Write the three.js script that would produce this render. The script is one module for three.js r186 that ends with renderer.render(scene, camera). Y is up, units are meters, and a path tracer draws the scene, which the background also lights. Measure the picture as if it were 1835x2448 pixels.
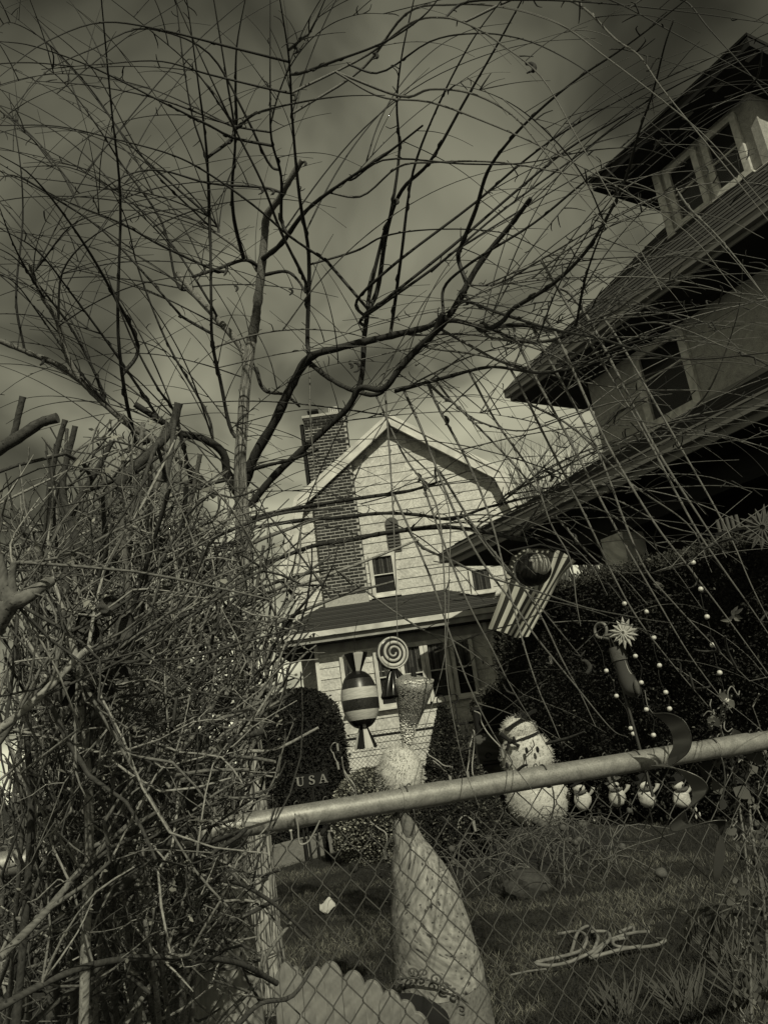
import * as THREE from 'three';
import { mergeGeometries } from 'three/addons/utils/BufferGeometryUtils.js';
import { FontLoader } from 'three/addons/loaders/FontLoader.js';
import { TextGeometry } from 'three/addons/geometries/TextGeometry.js';
import { ImprovedNoise } from 'three/addons/math/ImprovedNoise.js';

// ---------------------------------------------------------------- camera, sky, sun, exposure
const scene = new THREE.Scene();
const FOCAL = 1900, EYE = 1.15;
const camera = new THREE.PerspectiveCamera(2 * Math.atan(1224 / FOCAL) * 180 / Math.PI, 767 / 1024, 0.05, 900);
camera.rotation.order = 'YXZ';
camera.position.set(0, EYE, 0);
camera.rotation.set(16.5 * Math.PI / 180, 0, -8 * Math.PI / 180);
camera.updateMatrixWorld(true);
scene.add(camera);
const renderer = new THREE.WebGLRenderer({ antialias: true });
renderer.toneMapping = THREE.LinearToneMapping;
renderer.toneMappingExposure = 0.65;
renderer.shadowMap.enabled = true;

const SUN_AZ = 17 * Math.PI / 180, SUN_EL = 37 * Math.PI / 180;
const sunDir = new THREE.Vector3(Math.sin(SUN_AZ) * Math.cos(SUN_EL), Math.sin(SUN_EL), Math.cos(SUN_AZ) * Math.cos(SUN_EL));
const sun = new THREE.DirectionalLight(new THREE.Color().setRGB(1, 0.965, 0.74), 4.2);
sun.position.copy(sunDir).multiplyScalar(60);
sun.castShadow = true; sun.shadow.mapSize.set(4096, 4096);
Object.assign(sun.shadow.camera, { left: -16, right: 16, top: 22, bottom: -16, near: 1, far: 140 });
scene.add(sun, sun.target);

let seed0 = 12345;
function mulberry(a) { return () => { a = (a + 0x6d2b79f5) | 0; let t = Math.imul(a ^ (a >>> 15), 1 | a); t = (t + Math.imul(t ^ (t >>> 7), 61 | t)) ^ t; return ((t ^ (t >>> 14)) >>> 0) / 4294967296; }; }
const rnd = mulberry(seed0);
const rr = (a, b) => a + (b - a) * rnd();
const noise = new ImprovedNoise();
function fbm(x, y, z, o) { let s = 0, a = 0.5; for (let i = 0; i < o; i++) { s += a * noise.noise(x, y, z); x *= 2.03; y *= 2.03; z *= 2.03; a *= 0.5; } return s; }
const smooth = (a, b, x) => { const t = Math.min(1, Math.max(0, (x - a) / (b - a))); return t * t * (3 - 2 * t); };

const SKX = 7.1, SKZ = -2.4;
// stormy broken cloud over the whole dome, brightest low down, heavy overhead
{
  const W = 1536, H = 768, data = new Float32Array(W * H * 4);
  for (let j = 0; j < H; j++) {
    const el = ((j + 0.5) / H - 0.5) * Math.PI, y = Math.sin(el), c = Math.cos(el);
    for (let i = 0; i < W; i++) {
      const a = ((i + 0.5) / W - 0.5) * 2 * Math.PI, x = Math.cos(a) * c, z = Math.sin(a) * c, yy = Math.max(y, 0) + 0.25;
      const px = x / yy * 1.75 + SKX, pz = z / yy * 1.75 + SKZ;
      const wx = fbm(px * 0.8 + 3, pz * 0.8, 4.1, 3), wz = fbm(px * 0.8, pz * 0.8 + 7, 9.7, 3);
      const big = fbm(px * 0.75 + wx * 0.7 + 1.3, pz * 0.75 + wz * 0.7 + 2.2, 1.7, 5);
      const fine = fbm(px * 1.5 + wx * 1.3, pz * 1.35 + wz * 1.3, 5.5, 6);
      const bank = 0.86 + 0.30 * Math.cos(3 * (Math.atan2(z, x) + Math.PI / 2 - 0.10)) * c;
      const base = 0.98 * Math.exp(-Math.max(0, y) * 2.7) * bank;
      let L = base * (1.0 + 2.0 * big + 2.1 * fine);
      L = base * (0.26 + smooth(0.1, 2.1, L / base) * 1.6);
      const o = (j * W + i) * 4;
      data[o] = L; data[o + 1] = L * 0.975; data[o + 2] = L * 0.70; data[o + 3] = 1;
    }
  }
  const t = new THREE.DataTexture(data, W, H, THREE.RGBAFormat, THREE.FloatType);
  t.mapping = THREE.EquirectangularReflectionMapping; t.magFilter = t.minFilter = THREE.LinearFilter; t.needsUpdate = true;
  scene.background = t; scene.environment = t;
}

// ---------------------------------------------------------------- helpers
const V = (x, y, z) => new THREE.Vector3(x, y, z);
const quat = camera.quaternion.clone();
const rayDir = (x, y) => V((x - 917.5) / FOCAL, (1224 - y) / FOCAL, -1).applyQuaternion(quat);
const at = (x, y, d) => rayDir(x, y).multiplyScalar(d).add(V(0, EYE, 0));
const atZ = (x, y, z) => { const d = rayDir(x, y); return d.multiplyScalar(z / d.z).add(V(0, EYE, 0)); };
const onGround = (x, y, h = 0) => { const d = rayDir(x, y); return d.multiplyScalar((h - EYE) / d.y).add(V(0, EYE, 0)); };
const QI = quat.clone().invert();
const toPx = (p) => { const q = p.clone().sub(V(0, EYE, 0)).applyQuaternion(QI); return [917.5 + FOCAL * q.x / -q.z, 1224 - FOCAL * q.y / -q.z, -q.z]; };

const used = {};
function numbered(n) { if (used[n] === undefined) { used[n] = 0; return n; } used[n]++; return n + '_' + String(used[n]).padStart(3, '0'); }
function tag(o, label, category, group) { o.userData.label = label; o.userData.category = category; if (group) o.userData.group = group; return o; }
function thing(name, label, category, pos = V(0, 0, 0), turn = 0, group) {
  const o = new THREE.Group(); o.name = numbered(name); o.position.copy(pos); o.rotation.y = turn; scene.add(o);
  return tag(o, label, category, group);
}
const shadowed = (m) => { m.castShadow = true; m.receiveShadow = true; return m; };
function flat(g) {                                              // index, uv and normal on every geometry, so that any two merge
  if (!g.attributes.normal) g.computeVertexNormals();
  if (!g.attributes.uv) g.setAttribute('uv', new THREE.BufferAttribute(new Float32Array(g.attributes.position.count * 2), 2));
  for (const k of Object.keys(g.attributes)) if (!['position', 'normal', 'uv', 'color'].includes(k)) g.deleteAttribute(k);
  if (!g.index) { const n = g.attributes.position.count, a = new Uint32Array(n); for (let i = 0; i < n; i++) a[i] = i; g.setIndex(new THREE.BufferAttribute(a, 1)); }
  return g;
}
const join = (gs) => (Array.isArray(gs) ? (gs.length === 1 ? flat(gs[0]) : mergeGeometries(gs.map(flat), false)) : flat(gs));
function part(parent, name, geos, mat, label) {
  const m = shadowed(new THREE.Mesh(join(geos), mat)); m.name = name; if (label) m.userData.label = label; parent.add(m); return m;
}
function stuff(m) { m.userData.kind = 'stuff'; return m; }
function structure(name, geos, mat) { const m = shadowed(new THREE.Mesh(join(geos), mat)); m.name = name; m.userData.kind = 'structure'; scene.add(m); return m; }
// a box with uv in metres
function box(w, h, d, x = 0, y = 0, z = 0, rx = 0, ry = 0, rz = 0) {
  const g = new THREE.BoxGeometry(w, h, d), uv = g.attributes.uv, dims = [[d, h], [d, h], [w, d], [w, d], [w, h], [w, h]], ox = rnd() * 3, oy = rnd() * 3;
  for (let f = 0; f < 6; f++) for (let k = 0; k < 4; k++) uv.setXY(f * 4 + k, uv.getX(f * 4 + k) * dims[f][0] + ox, uv.getY(f * 4 + k) * dims[f][1] + oy);
  if (rx || ry || rz) g.applyMatrix4(new THREE.Matrix4().makeRotationFromEuler(new THREE.Euler(rx, ry, rz)));
  g.translate(x, y, z); return g;
}
// a box from one corner to the other
const span = (x0, x1, y0, y1, z0, z1) => box(Math.abs(x1 - x0), Math.abs(y1 - y0), Math.abs(z1 - z0), (x0 + x1) / 2, (y0 + y1) / 2, (z0 + z1) / 2);
// extruded polygon in x, y; thickness towards +z from z
function prism(pts, z, t, bevel = 0) {
  const s = new THREE.Shape(pts.map((p) => new THREE.Vector2(p[0], p[1])));
  const g = new THREE.ExtrudeGeometry(s, { depth: t, bevelEnabled: bevel > 0, bevelSize: bevel, bevelThickness: bevel, bevelSegments: 1, curveSegments: 10 });
  g.translate(0, 0, z); return g;
}
// a solid slab over four corners (seen-side corners a b c d), thickness t along its normal, uv in metres
function slab(a, b, c, d, t = 0.03) {
  const n = b.clone().sub(a).cross(d.clone().sub(a)).normalize().multiplyScalar(t), P = [a, b, c, d, a.clone().sub(n), b.clone().sub(n), c.clone().sub(n), d.clone().sub(n)];
  const quads = [[0, 1, 2, 3], [7, 6, 5, 4], [1, 0, 4, 5], [2, 1, 5, 6], [3, 2, 6, 7], [0, 3, 7, 4]], pos = [], uv = [], idx = [];
  for (const q of quads) {
    const o = pos.length / 3, w = P[q[0]].distanceTo(P[q[1]]), h = P[q[1]].distanceTo(P[q[2]]);
    q.forEach((k, i) => { pos.push(P[k].x, P[k].y, P[k].z); uv.push(i === 1 || i === 2 ? w : 0, i > 1 ? h : 0); });
    idx.push(o, o + 1, o + 2, o, o + 2, o + 3);
  }
  const g = new THREE.BufferGeometry(); g.setAttribute('position', new THREE.Float32BufferAttribute(pos, 3)); g.setAttribute('uv', new THREE.Float32BufferAttribute(uv, 2)); g.setIndex(idx); g.computeVertexNormals(); return g;
}
// tapered tube through points; radii per point; sides around
function tube(pts, radii, sides = 5, sub = 4, lump = 0, closed = true) {
  const n = pts.length, P = [], Rr = [];
  if (n === 2 || sub <= 1) { for (let i = 0; i < n; i++) { P.push(pts[i]); Rr.push(radii[i]); } }
  else {
    const c = new THREE.CatmullRomCurve3(pts, false, 'centripetal'), N = (n - 1) * sub;
    for (let k = 0; k <= N; k++) { const t = k / N, f = t * (n - 1), i = Math.min(n - 2, Math.floor(f)); P.push(c.getPoint(t)); Rr.push(radii[i] + (radii[i + 1] - radii[i]) * (f - i)); }
  }
  const N = P.length, pos = [], nor = [], uv = [], idx = [], RM = Math.max(...Rr);
  let T = P[1].clone().sub(P[0]).normalize(), up = Math.abs(T.y) < 0.9 ? V(0, 1, 0) : V(1, 0, 0), A = up.clone().cross(T).normalize(), len = 0;
  for (let k = 0; k < N; k++) {
    const T2 = (k < N - 1 ? P[k + 1].clone().sub(P[k]) : P[k].clone().sub(P[k - 1])); if (k > 0 && k < N - 1) T2.add(P[k].clone().sub(P[k - 1]));
    if (T2.lengthSq() < 1e-14) T2.copy(T); T2.normalize();
    A.sub(T2.clone().multiplyScalar(A.dot(T2))); if (A.lengthSq() < 1e-8) A.copy(V(T2.y, T2.z, T2.x).cross(T2)); A.normalize(); T = T2;
    const B = T2.clone().cross(A); if (k) len += P[k].distanceTo(P[k - 1]);
    const bump = lump ? 1 + lump * (rnd() - 0.4) : 1;
    for (let s = 0; s <= sides; s++) {
      const q = s / sides * Math.PI * 2, cx = Math.cos(q), sy = Math.sin(q), nx = A.x * cx + B.x * sy, ny = A.y * cx + B.y * sy, nz = A.z * cx + B.z * sy, r = Rr[k] * bump;
      pos.push(P[k].x + nx * r, P[k].y + ny * r, P[k].z + nz * r); nor.push(nx, ny, nz); uv.push(s / sides * Math.max(0.02, 6.28 * RM), len);
    }
  }
  const S = sides + 1;
  for (let k = 0; k < N - 1; k++) for (let s = 0; s < sides; s++) { const a = k * S + s, b = a + S; idx.push(a, a + 1, b, a + 1, b + 1, b); }
  if (closed) for (const [k, f] of [[0, -1], [N - 1, 1]]) {
    const o = pos.length / 3, d = (k ? P[N - 1].clone().sub(P[N - 2]) : P[0].clone().sub(P[1])).normalize();
    pos.push(P[k].x, P[k].y, P[k].z); nor.push(d.x, d.y, d.z); uv.push(0, 0);
    for (let s = 0; s <= sides; s++) { const i = (k * S + s) * 3; pos.push(pos[i], pos[i + 1], pos[i + 2]); nor.push(d.x, d.y, d.z); uv.push(0, 0); }
    for (let s = 0; s < sides; s++) f > 0 ? idx.push(o, o + 1 + s, o + 2 + s) : idx.push(o, o + 2 + s, o + 1 + s);
  }
  const g = new THREE.BufferGeometry();
  g.setAttribute('position', new THREE.Float32BufferAttribute(pos, 3)); g.setAttribute('normal', new THREE.Float32BufferAttribute(nor, 3)); g.setAttribute('uv', new THREE.Float32BufferAttribute(uv, 2)); g.setIndex(idx); return g;
}
const lathe = (prof, seg = 24) => new THREE.LatheGeometry(prof.map((p) => new THREE.Vector2(p[0], p[1])), seg);
function ball(r, x, y, z, sx = 1, sy = 1, sz = 1, ws = 16, hs = 12) { const g = new THREE.SphereGeometry(r, ws, hs); g.scale(sx, sy, sz); g.translate(x, y, z); return g; }
function rough(g, amp, f, s = 0) {                              // pushes points in and out with smooth noise
  const p = g.attributes.position, n = g.attributes.normal;
  for (let i = 0; i < p.count; i++) {
    const x = p.getX(i), y = p.getY(i), z = p.getZ(i), k = fbm(x * f + s, y * f + 3.1, z * f + 7.7, 3) * amp * 2;
    p.setXYZ(i, x + n.getX(i) * k, y + n.getY(i) * k, z + n.getZ(i) * k);
  }
  g.computeVertexNormals(); return g;
}

// ---------------------------------------------------------------- textures and materials
function tile(size, fn, srgb = true) {                          // grey tile, fn(u, v) in 0..1
  const d = new Uint8Array(size * size * 4);
  for (let j = 0; j < size; j++) for (let i = 0; i < size; i++) { const v = Math.max(0, Math.min(255, Math.round(fn(i / size, j / size) * 255))), o = (j * size + i) * 4; d[o] = d[o + 1] = d[o + 2] = v; d[o + 3] = 255; }
  const t = new THREE.DataTexture(d, size, size); t.wrapS = t.wrapT = THREE.RepeatWrapping; t.magFilter = THREE.LinearFilter; t.minFilter = THREE.LinearMipmapLinearFilter; t.generateMipmaps = true;
  if (srgb) t.colorSpace = THREE.SRGBColorSpace; t.needsUpdate = true; return t;
}
const ring = (u, v, f, s, o = 4) => { const a = u * 6.2832, b = v * 6.2832, R = f / 6.2832; return fbm(Math.cos(a) * R + s, Math.sin(a) * R + Math.cos(b) * R * 1.3 + s * 2, Math.sin(b) * R + s, o); };
const T_soft = tile(256, (u, v) => 0.86 + 0.30 * ring(u, v, 10, 1.7));
const T_grain = tile(256, (u, v) => 0.84 + 0.28 * ring(u, v, 60, 4.2, 3) + 0.2 * ring(u, v, 8, 9.3));
const T_bark = tile(256, (u, v) => { const s = ring(u, v * 0.14, 46, 2.9, 4); return (s < -0.12 ? 0.5 : 0.78) + 0.7 * s + 0.25 * ring(u, v, 30, 7, 3); });
const T_barkB = tile(256, (u, v) => 0.5 + 0.9 * ring(u, v * 0.14, 46, 2.9, 4), false);
const T_spots = tile(256, (u, v) => 0.8 + 0.45 * ring(u, v, 26, 3.1, 4) - (ring(u, v, 40, 6.1, 2) > 0.24 ? 0.4 : 0));
const T_wood = tile(256, (u, v) => 0.84 + 0.34 * ring(u * 0.12, v, 60, 5.7, 4));
const T_glit = tile(256, (u, v) => { const n = ring(u, v, 90, 2.2, 2); return n > 0.04 ? 1 : 0.1; });
const T_rub = tile(256, (u, v) => { const n = ring(u, v, 44, 8.8, 5); return n < -0.27 ? 0.72 : 0.9 + 0.3 * n; });
function rep(t, x, y = x) { const c = t.clone(); c.repeat.set(x, y); c.needsUpdate = true; return c; }
const grey = (v, b = 0.94) => new THREE.Color().setRGB(v, v * 0.99, v * b);
function mat(v, o = {}) { const { b, ...rest } = o; return new THREE.MeshStandardMaterial({ color: grey(v, b), roughness: 0.9, metalness: 0, ...rest }); }
const M = {
  siding: mat(0.88, { map: rep(T_grain, 0.5), roughness: 0.75 }), sidingB: mat(0.80, { map: rep(T_grain, 0.4), roughness: 0.75 }), sidingC: mat(0.68, { map: rep(T_grain, 0.35), roughness: 0.8 }),
  trim: mat(0.88, { map: rep(T_soft, 0.4), roughness: 0.6 }), trimGrey: mat(0.42, { map: rep(T_soft, 0.5), roughness: 0.6 }),
  brick: [mat(0.022, { map: rep(T_grain, 3) }), mat(0.04, { map: rep(T_grain, 3) }), mat(0.065, { map: rep(T_grain, 3) })], mortar: mat(0.62, { map: rep(T_grain, 3) }),
  shingle: [mat(0.055, { map: rep(T_grain, 4) }), mat(0.075, { map: rep(T_grain, 4) }), mat(0.04, { map: rep(T_grain, 4) })],
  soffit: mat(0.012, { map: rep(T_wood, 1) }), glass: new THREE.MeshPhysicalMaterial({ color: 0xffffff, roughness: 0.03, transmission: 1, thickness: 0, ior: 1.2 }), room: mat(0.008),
  curtain: mat(0.10, { map: rep(T_wood, 2, 0.4), side: THREE.DoubleSide }), stucco: mat(0.52, { map: rep(T_grain, 1.2) }), stuccoTrim: mat(0.78, { map: rep(T_soft, 1), roughness: 0.7 }), gutter: mat(0.18, { roughness: 0.5 }), dark: mat(0.012), darker: mat(0.006),
  bark: mat(0.5, { map: rep(T_bark, 2.0, 1.0), bumpMap: rep(T_barkB, 2.0, 1.0), bumpScale: 0.012 }), limbPale: mat(0.30, { map: rep(T_spots, 5, 5) }), limb: mat(0.055, { map: rep(T_spots, 5, 5) }), shoot: mat(0.05, { map: rep(T_spots, 9, 9), roughness: 0.7 }),
  shootLit: mat(0.22, { map: rep(T_spots, 9, 9), roughness: 0.65 }), stem: [mat(0.24, { map: rep(T_spots, 6, 6) }), mat(0.09, { map: rep(T_spots, 6, 6) }), mat(0.46, { map: rep(T_spots, 6, 6) })], deadLeaf: mat(0.13, { side: THREE.DoubleSide, map: rep(T_spots, 2) }),
  zinc: mat(0.44, { map: rep(T_grain, 5, 5), metalness: 0.35, roughness: 0.5 }), wire: mat(0.10, { metalness: 0.4, roughness: 0.5 }), wireDark: mat(0.03, { roughness: 0.6 }),
  plush: mat(0.86, { map: rep(T_grain, 2) }), felt: mat(0.50, { map: rep(T_spots, 1.7, 1.7), roughness: 1 }), tinsel: mat(0.9, { map: rep(T_grain, 3) }), white: mat(0.72, { map: rep(T_soft, 2), roughness: 0.6 }), gloss: mat(0.01, { roughness: 0.18 }),
  glitter: mat(0.8, { map: rep(T_glit, 2.2, 2.2), roughness: 0.4 }), glitterDark: mat(0.09, { map: rep(T_glit, 2, 1), roughness: 0.35 }), cord: mat(0.34, { roughness: 0.6 }), cordDark: mat(0.015), soil: mat(0.018, { map: rep(T_grain, 1) }),
  stone: mat(0.14, { map: rep(T_grain, 1.5) }), concrete: mat(0.34, { map: rep(T_grain, 1.2) }), leafDark: mat(0.022, { side: THREE.DoubleSide, b: 0.92 }), leafMid: mat(0.075, { side: THREE.DoubleSide, b: 0.92 }), leafPale: mat(0.2, { side: THREE.DoubleSide, b: 0.92 }),
  grass: mat(1, { side: THREE.DoubleSide, b: 0.92 }), paint: mat(0.30, { map: rep(T_wood, 4, 0.5), roughness: 0.8 }), pole: mat(0.045, { roughness: 0.5 }), bulb: mat(0.75, { roughness: 0.25 }), cabinet: mat(0.12, { map: rep(T_wood, 1, 0.3) }),
};

// ---------------------------------------------------------------- ground
structure('ground', [(() => { const g = new THREE.PlaneGeometry(600, 600, 1, 1); g.rotateX(-Math.PI / 2); g.translate(0, -0.02, -150); const uv = g.attributes.uv; for (let i = 0; i < 4; i++) uv.setXY(i, uv.getX(i) * 200, uv.getY(i) * 200); return g; })()], M.soil);
{
  const g = new THREE.PlaneGeometry(14, 15, 90, 100); g.rotateX(-Math.PI / 2); g.translate(0.5, 0, -8.2);
  const p = g.attributes.position, uv = g.attributes.uv;
  for (let i = 0; i < p.count; i++) { p.setY(i, 0.012 + 0.03 * fbm(p.getX(i) * 0.9, 2, p.getZ(i) * 0.9, 3)); uv.setXY(i, p.getX(i), p.getZ(i)); }
  g.computeVertexNormals(); structure('lawn', [g], mat(0.035, { map: rep(T_spots, 1.3), b: 0.92 }));
}

// ---------------------------------------------------------------- the houses
// a window: frame is the part, its panes, rails, painted room shade panel and sill its sub-parts
function windowUnit(o, u0, u1, y0, y1, z, w = 0.07, opt = {}) {
  const { frameMat = M.trim, proud = 0.07, rail = 0.5, curtain = true, sill = true } = opt;
  const f = part(o, 'window', [span(u0 - w, u0, y0 - w, y1 + w, z, z + proud), span(u1, u1 + w, y0 - w, y1 + w, z, z + proud), span(u0, u1, y1, y1 + w, z, z + proud), span(u0, u1, y0 - w, y0, z, z + proud)], frameMat);
  part(f, 'room_shade_panel', [span(u0, u1, y0, y1, z, z + 0.006)], M.room);  // near-black sheet paints the shade of the room behind the panes
  const ym = y0 + (y1 - y0) * rail, t = 0.022;
  if (rail) {
    part(f, 'meeting_rail', [span(u0, u1, ym - t / 2, ym + t / 2, z + 0.03, z + 0.058)], frameMat);
    part(f, 'pane', [span(u0, u1, y0, ym - t / 2, z + 0.034, z + 0.037)], M.glass);
    part(f, 'pane', [span(u0, u1, ym + t / 2, y1, z + 0.044, z + 0.047)], M.glass);
  } else part(f, 'pane', [span(u0, u1, y0, y1, z + 0.04, z + 0.043)], M.glass);
  if (curtain) {
    const gs = [];
    for (let k = 0; k < 7; k++) if (k % 3 !== 1) gs.push(box((u1 - u0) / 9, (y1 - ym) * 0.96, 0.006, u0 + (k + 0.75) * (u1 - u0) / 7.5, (y1 + ym) / 2, z + 0.016, 0, k % 2 ? 0.5 : -0.5));
    part(f, 'curtain', gs, M.curtain);
  }
  if (sill) part(f, 'sill', [span(u0 - w * 1.4, u1 + w * 1.4, y0 - w - 0.035, y0 - w, z, z + proud + 0.05)], frameMat);
  return f;
}
function boards(o, z, y0, y1, step, extent, mats, per = 3) {
  for (let y = y0, r = 0; y < y1 - 0.02; y += step, r++) {
    const [a, b] = extent(y + step * 0.5); if (b - a < 0.12) continue;
    const cuts = [a]; let n = per; const off = (r % 2) * 0.5;
    for (let k = 1; k < n; k++) cuts.push(a + (b - a) * ((k - off * 0.5 + rr(-0.08, 0.08)) / n));
    cuts.push(b);
    for (let k = 0; k < cuts.length - 1; k++) if (cuts[k + 1] - cuts[k] > 0.05) part(o, 'siding_board', [box(cuts[k + 1] - cuts[k] - 0.004, step - 0.004, 0.014, (cuts[k] + cuts[k + 1]) / 2, y + step / 2, z + 0.012 + rr(0, 0.003), -0.085)], mats[Math.floor(rnd() * mats.length)]);
  }
}
{
  const cx = 0.54, h = thing('gambrel_house', 'pale two storey house with gambrel gable and tall brick chimney', 'house', V(-0.13, 0, -17.24));
  const half = (y) => (y < 5.35 ? 2.62 : y < 6.68 ? 2.62 - (y - 5.35) / 1.33 * 0.42 : 2.2 * (8.28 - y) / 1.6);
  const prof = [[cx - 2.62, 0], [cx + 2.62, 0], [cx + 2.62, 5.35], [cx + 2.2, 6.68], [cx, 8.28], [cx - 2.2, 6.68], [cx - 2.62, 5.35]];
  part(h, 'wall', [prism(prof, -7, 7)], M.sidingC);
  boards(h, 0, 0.62, 8.1, 0.225, (y) => { const w = Math.min(half(y - 0.11), half(y + 0.11)); return [cx - w, cx + w]; }, [M.siding, M.siding, M.sidingB], 3);
  const P = [[cx - 2.92, 5.0], [cx - 2.36, 6.78], [cx, 8.5], [cx + 2.36, 6.78], [cx + 2.92, 5.0]];
  const off = (k, d) => { const a = P[Math.max(0, k - 1)], b = P[Math.min(4, k + 1)], tx = b[0] - a[0], ty = b[1] - a[1], l = Math.hypot(tx, ty); return [P[k][0] + ty / l * d, P[k][1] - tx / l * d]; };
  const roofs = [];
  for (let k = 0; k < 4; k++) {
    roofs.push(prism([P[k], off(k, 0.07), off(k + 1, 0.07), P[k + 1]], -7.2, 7.5));
    part(h, 'rake_board', [prism([off(k, 0.072), off(k, 0.29), off(k + 1, 0.29), off(k + 1, 0.072)].map(([x, y]) => [x, y]), 0.27, 0.045)], M.trim);
    part(h, 'rake_moulding', [prism([off(k, 0.01), off(k, 0.10), off(k + 1, 0.10), off(k + 1, 0.01)], 0.316, 0.03)], M.trim);
    part(h, 'rake_soffit', [prism([off(k, 0.20), off(k, 0.235), off(k + 1, 0.235), off(k + 1, 0.20)], 0.024, 0.245)], M.trimGrey);
  }
  part(h, 'roof', roofs, M.shingle[0]);
  // chimney: mortar core, laid bricks proud of it
  const c0 = -1.42, c1 = -0.45, ch = part(h, 'chimney', [span(c0 + 0.008, c1 - 0.008, 0.3, 8.72, -0.34, 0.212)], M.mortar), bh = 0.0735, sides = [];
  const bg = [0, 1, 2].map((k) => box(0.192, 0.047, 0.1, 0, 0, 0)), hg = box(0.09, 0.047, 0.1, 0, 0, 0);
  let laid = 0;
  for (let r = 0; r < 58; r++) {
    const y = 8.66 - r * bh, corb = r < 3 ? 0.022 : 0; if (y < 4.3) break;
    for (let k = -1; k < 5; k++) {
      const x = c0 + 0.098 + k * 0.2043 + (r % 2) * 0.102 + 0.002, l = Math.max(c0, x - 0.098), e = Math.min(c1, x + 0.098); if (e - l < 0.05) continue;
      const whole = e - l > 0.19, m = M.brick[Math.floor(rnd() * 3)], put = (g) => { const b = part(ch, 'brick', g, m); b.position.set((l + e) / 2, y, 0.172 + rr(-0.003, 0.004) + corb); if (!whole) b.scale.x = (e - l) / 0.094; };
      if (laid < 300) { put(whole ? bg[laid % 3] : hg); laid++; } else { const g = (whole ? bg[0] : hg).clone(); if (!whole) g.scale((e - l) / 0.094, 1, 1); g.translate((l + e) / 2, y, 0.172); sides.push(g); }
    }
    for (const s of [c0 - 0.001, c1 + 0.001]) for (let k = 0; k < 3; k++) { const z = -0.25 + k * 0.2 + (r % 2) * 0.1; if (z < 0.12) sides.push(box(0.008, 0.047, 0.19, s, y, z)); }
  }
  stuff(part(ch, 'brick', sides, M.brick[1]));
  part(ch, 'cap', [span(c0 - 0.03, c1 + 0.03, 8.70, 8.76, -0.38, 0.245)], M.mortar);
  part(ch, 'flue_cover', [box(0.26, 0.03, 0.3, -1.2, 8.93, -0.05), box(0.03, 0.16, 0.03, -1.3, 8.84, -0.05), box(0.03, 0.16, 0.03, -1.1, 8.84, -0.05)], M.dark);
  const pot = part(ch, 'chimney_pot', [box(0.2, 0.2, 0.2, -0.72, 8.86, -0.02)], M.white); for (let k = 0; k < 4; k++) part(h, 'vent_slat', [box(0.012, 0.13, 0.01, -0.79 + k * 0.045, 8.86, 0.085)], M.dark);
  part(h, 'dark_tube', [tube([V(c0 - 0.07, 8.62, 0.05), V(c0 - 0.06, 7.2, 0.05), V(c0 - 0.02, 6.7, 0.2)], [0.05, 0.05, 0.05], 8, 2)], M.dark);  // dark tube along the left edge of the chimney
  windowUnit(h, -0.28, 0.15, 4.42, 5.22, 0.026, 0.08);
  windowUnit(h, 1.84, 2.21, 4.17, 4.62, 0.026, 0.06, { rail: 0 });
  // arched vent
  const arch = []; for (let k = 0; k <= 10; k++) arch.push([0.26 + 0.15 * Math.cos(k / 10 * Math.PI), 5.95 + 0.15 * Math.sin(k / 10 * Math.PI)]);
  const av = part(h, 'arched_vent', [prism([[0.11, 5.3], [0.41, 5.3], ...arch], 0.026, 0.02)], mat(0.09));
  for (let k = 0; k < 9; k++) part(av, 'louver', [box(0.25, 0.02, 0.04, 0.26, 5.36 + k * 0.072, 0.058, 0.7)], mat(0.12));
  // the low front room
  part(h, 'front_room_wall', [span(-1.52, 2.12, 0, 3.2, 0.02, 2.0)], M.sidingC);
  boards(h, 2.0, 0.66, 3.1, 0.21, () => [-1.52, 2.12], [M.siding, M.siding, M.sidingB], 4);
  for (const x of [-1.52, 1.72, 2.1]) part(h, 'corner_board', [span(x - 0.035, x + 0.035, 0.6, 3.2, 2.0, 2.05)], M.trim);
  part(h, 'frieze_board', [span(-1.54, 2.14, 3.02, 3.2, 2.004, 2.045)], M.trimGrey);
  for (const [a, b] of [[-1.02, -0.72], [-0.38, -0.05], [0.1, 0.43], [0.58, 0.89], [1.07, 1.36]]) windowUnit(h, a, b, 1.95, 2.93, 2.024, 0.07);
  windowUnit(h, 1.83, 2.02, 1.97, 2.72, 2.024, 0.05, { curtain: false });
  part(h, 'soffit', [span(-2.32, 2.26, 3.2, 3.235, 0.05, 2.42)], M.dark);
  part(h, 'fascia', [span(-2.34, 2.28, 3.2, 3.3, 2.421, 2.45)], M.trimGrey); part(h, 'gutter', [span(-2.36, 2.3, 3.302, 3.4, 2.44, 2.53)], M.trim);
  part(h, 'gutter', [span(-2.44, -2.345, 3.302, 3.4, 0.05, 2.44)], M.trim);
  const n = 15;
  for (let k = 0; k < n; k++) {
    const t0 = k / n, t1 = (k + 1) / n + 0.02, Z = (t) => 2.5 - 2.5 * t, Y = (t) => 3.41 + 0.9 * t, l = (t) => -2.36 + 0.85 * t, r = (t) => 2.3 - 1.1 * t, lift = 0.012 + rr(0, 0.004);
    part(h, 'shingle_course', [slab(V(l(t0), Y(t0) + lift, Z(t0)), V(r(t0), Y(t0) + lift, Z(t0)), V(r(t1), Y(t1), Z(t1)), V(l(t1), Y(t1), Z(t1)), 0.02)], M.shingle[k % 3]);
    part(h, 'shingle_course', [slab(V(l(t0), Y(t0) + lift, 0.02), V(l(t0), Y(t0) + lift, Z(t0)), V(l(t1), Y(t1), Z(t1)), V(l(t1), Y(t1), 0.02), 0.02)], M.shingle[k % 3]);
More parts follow.
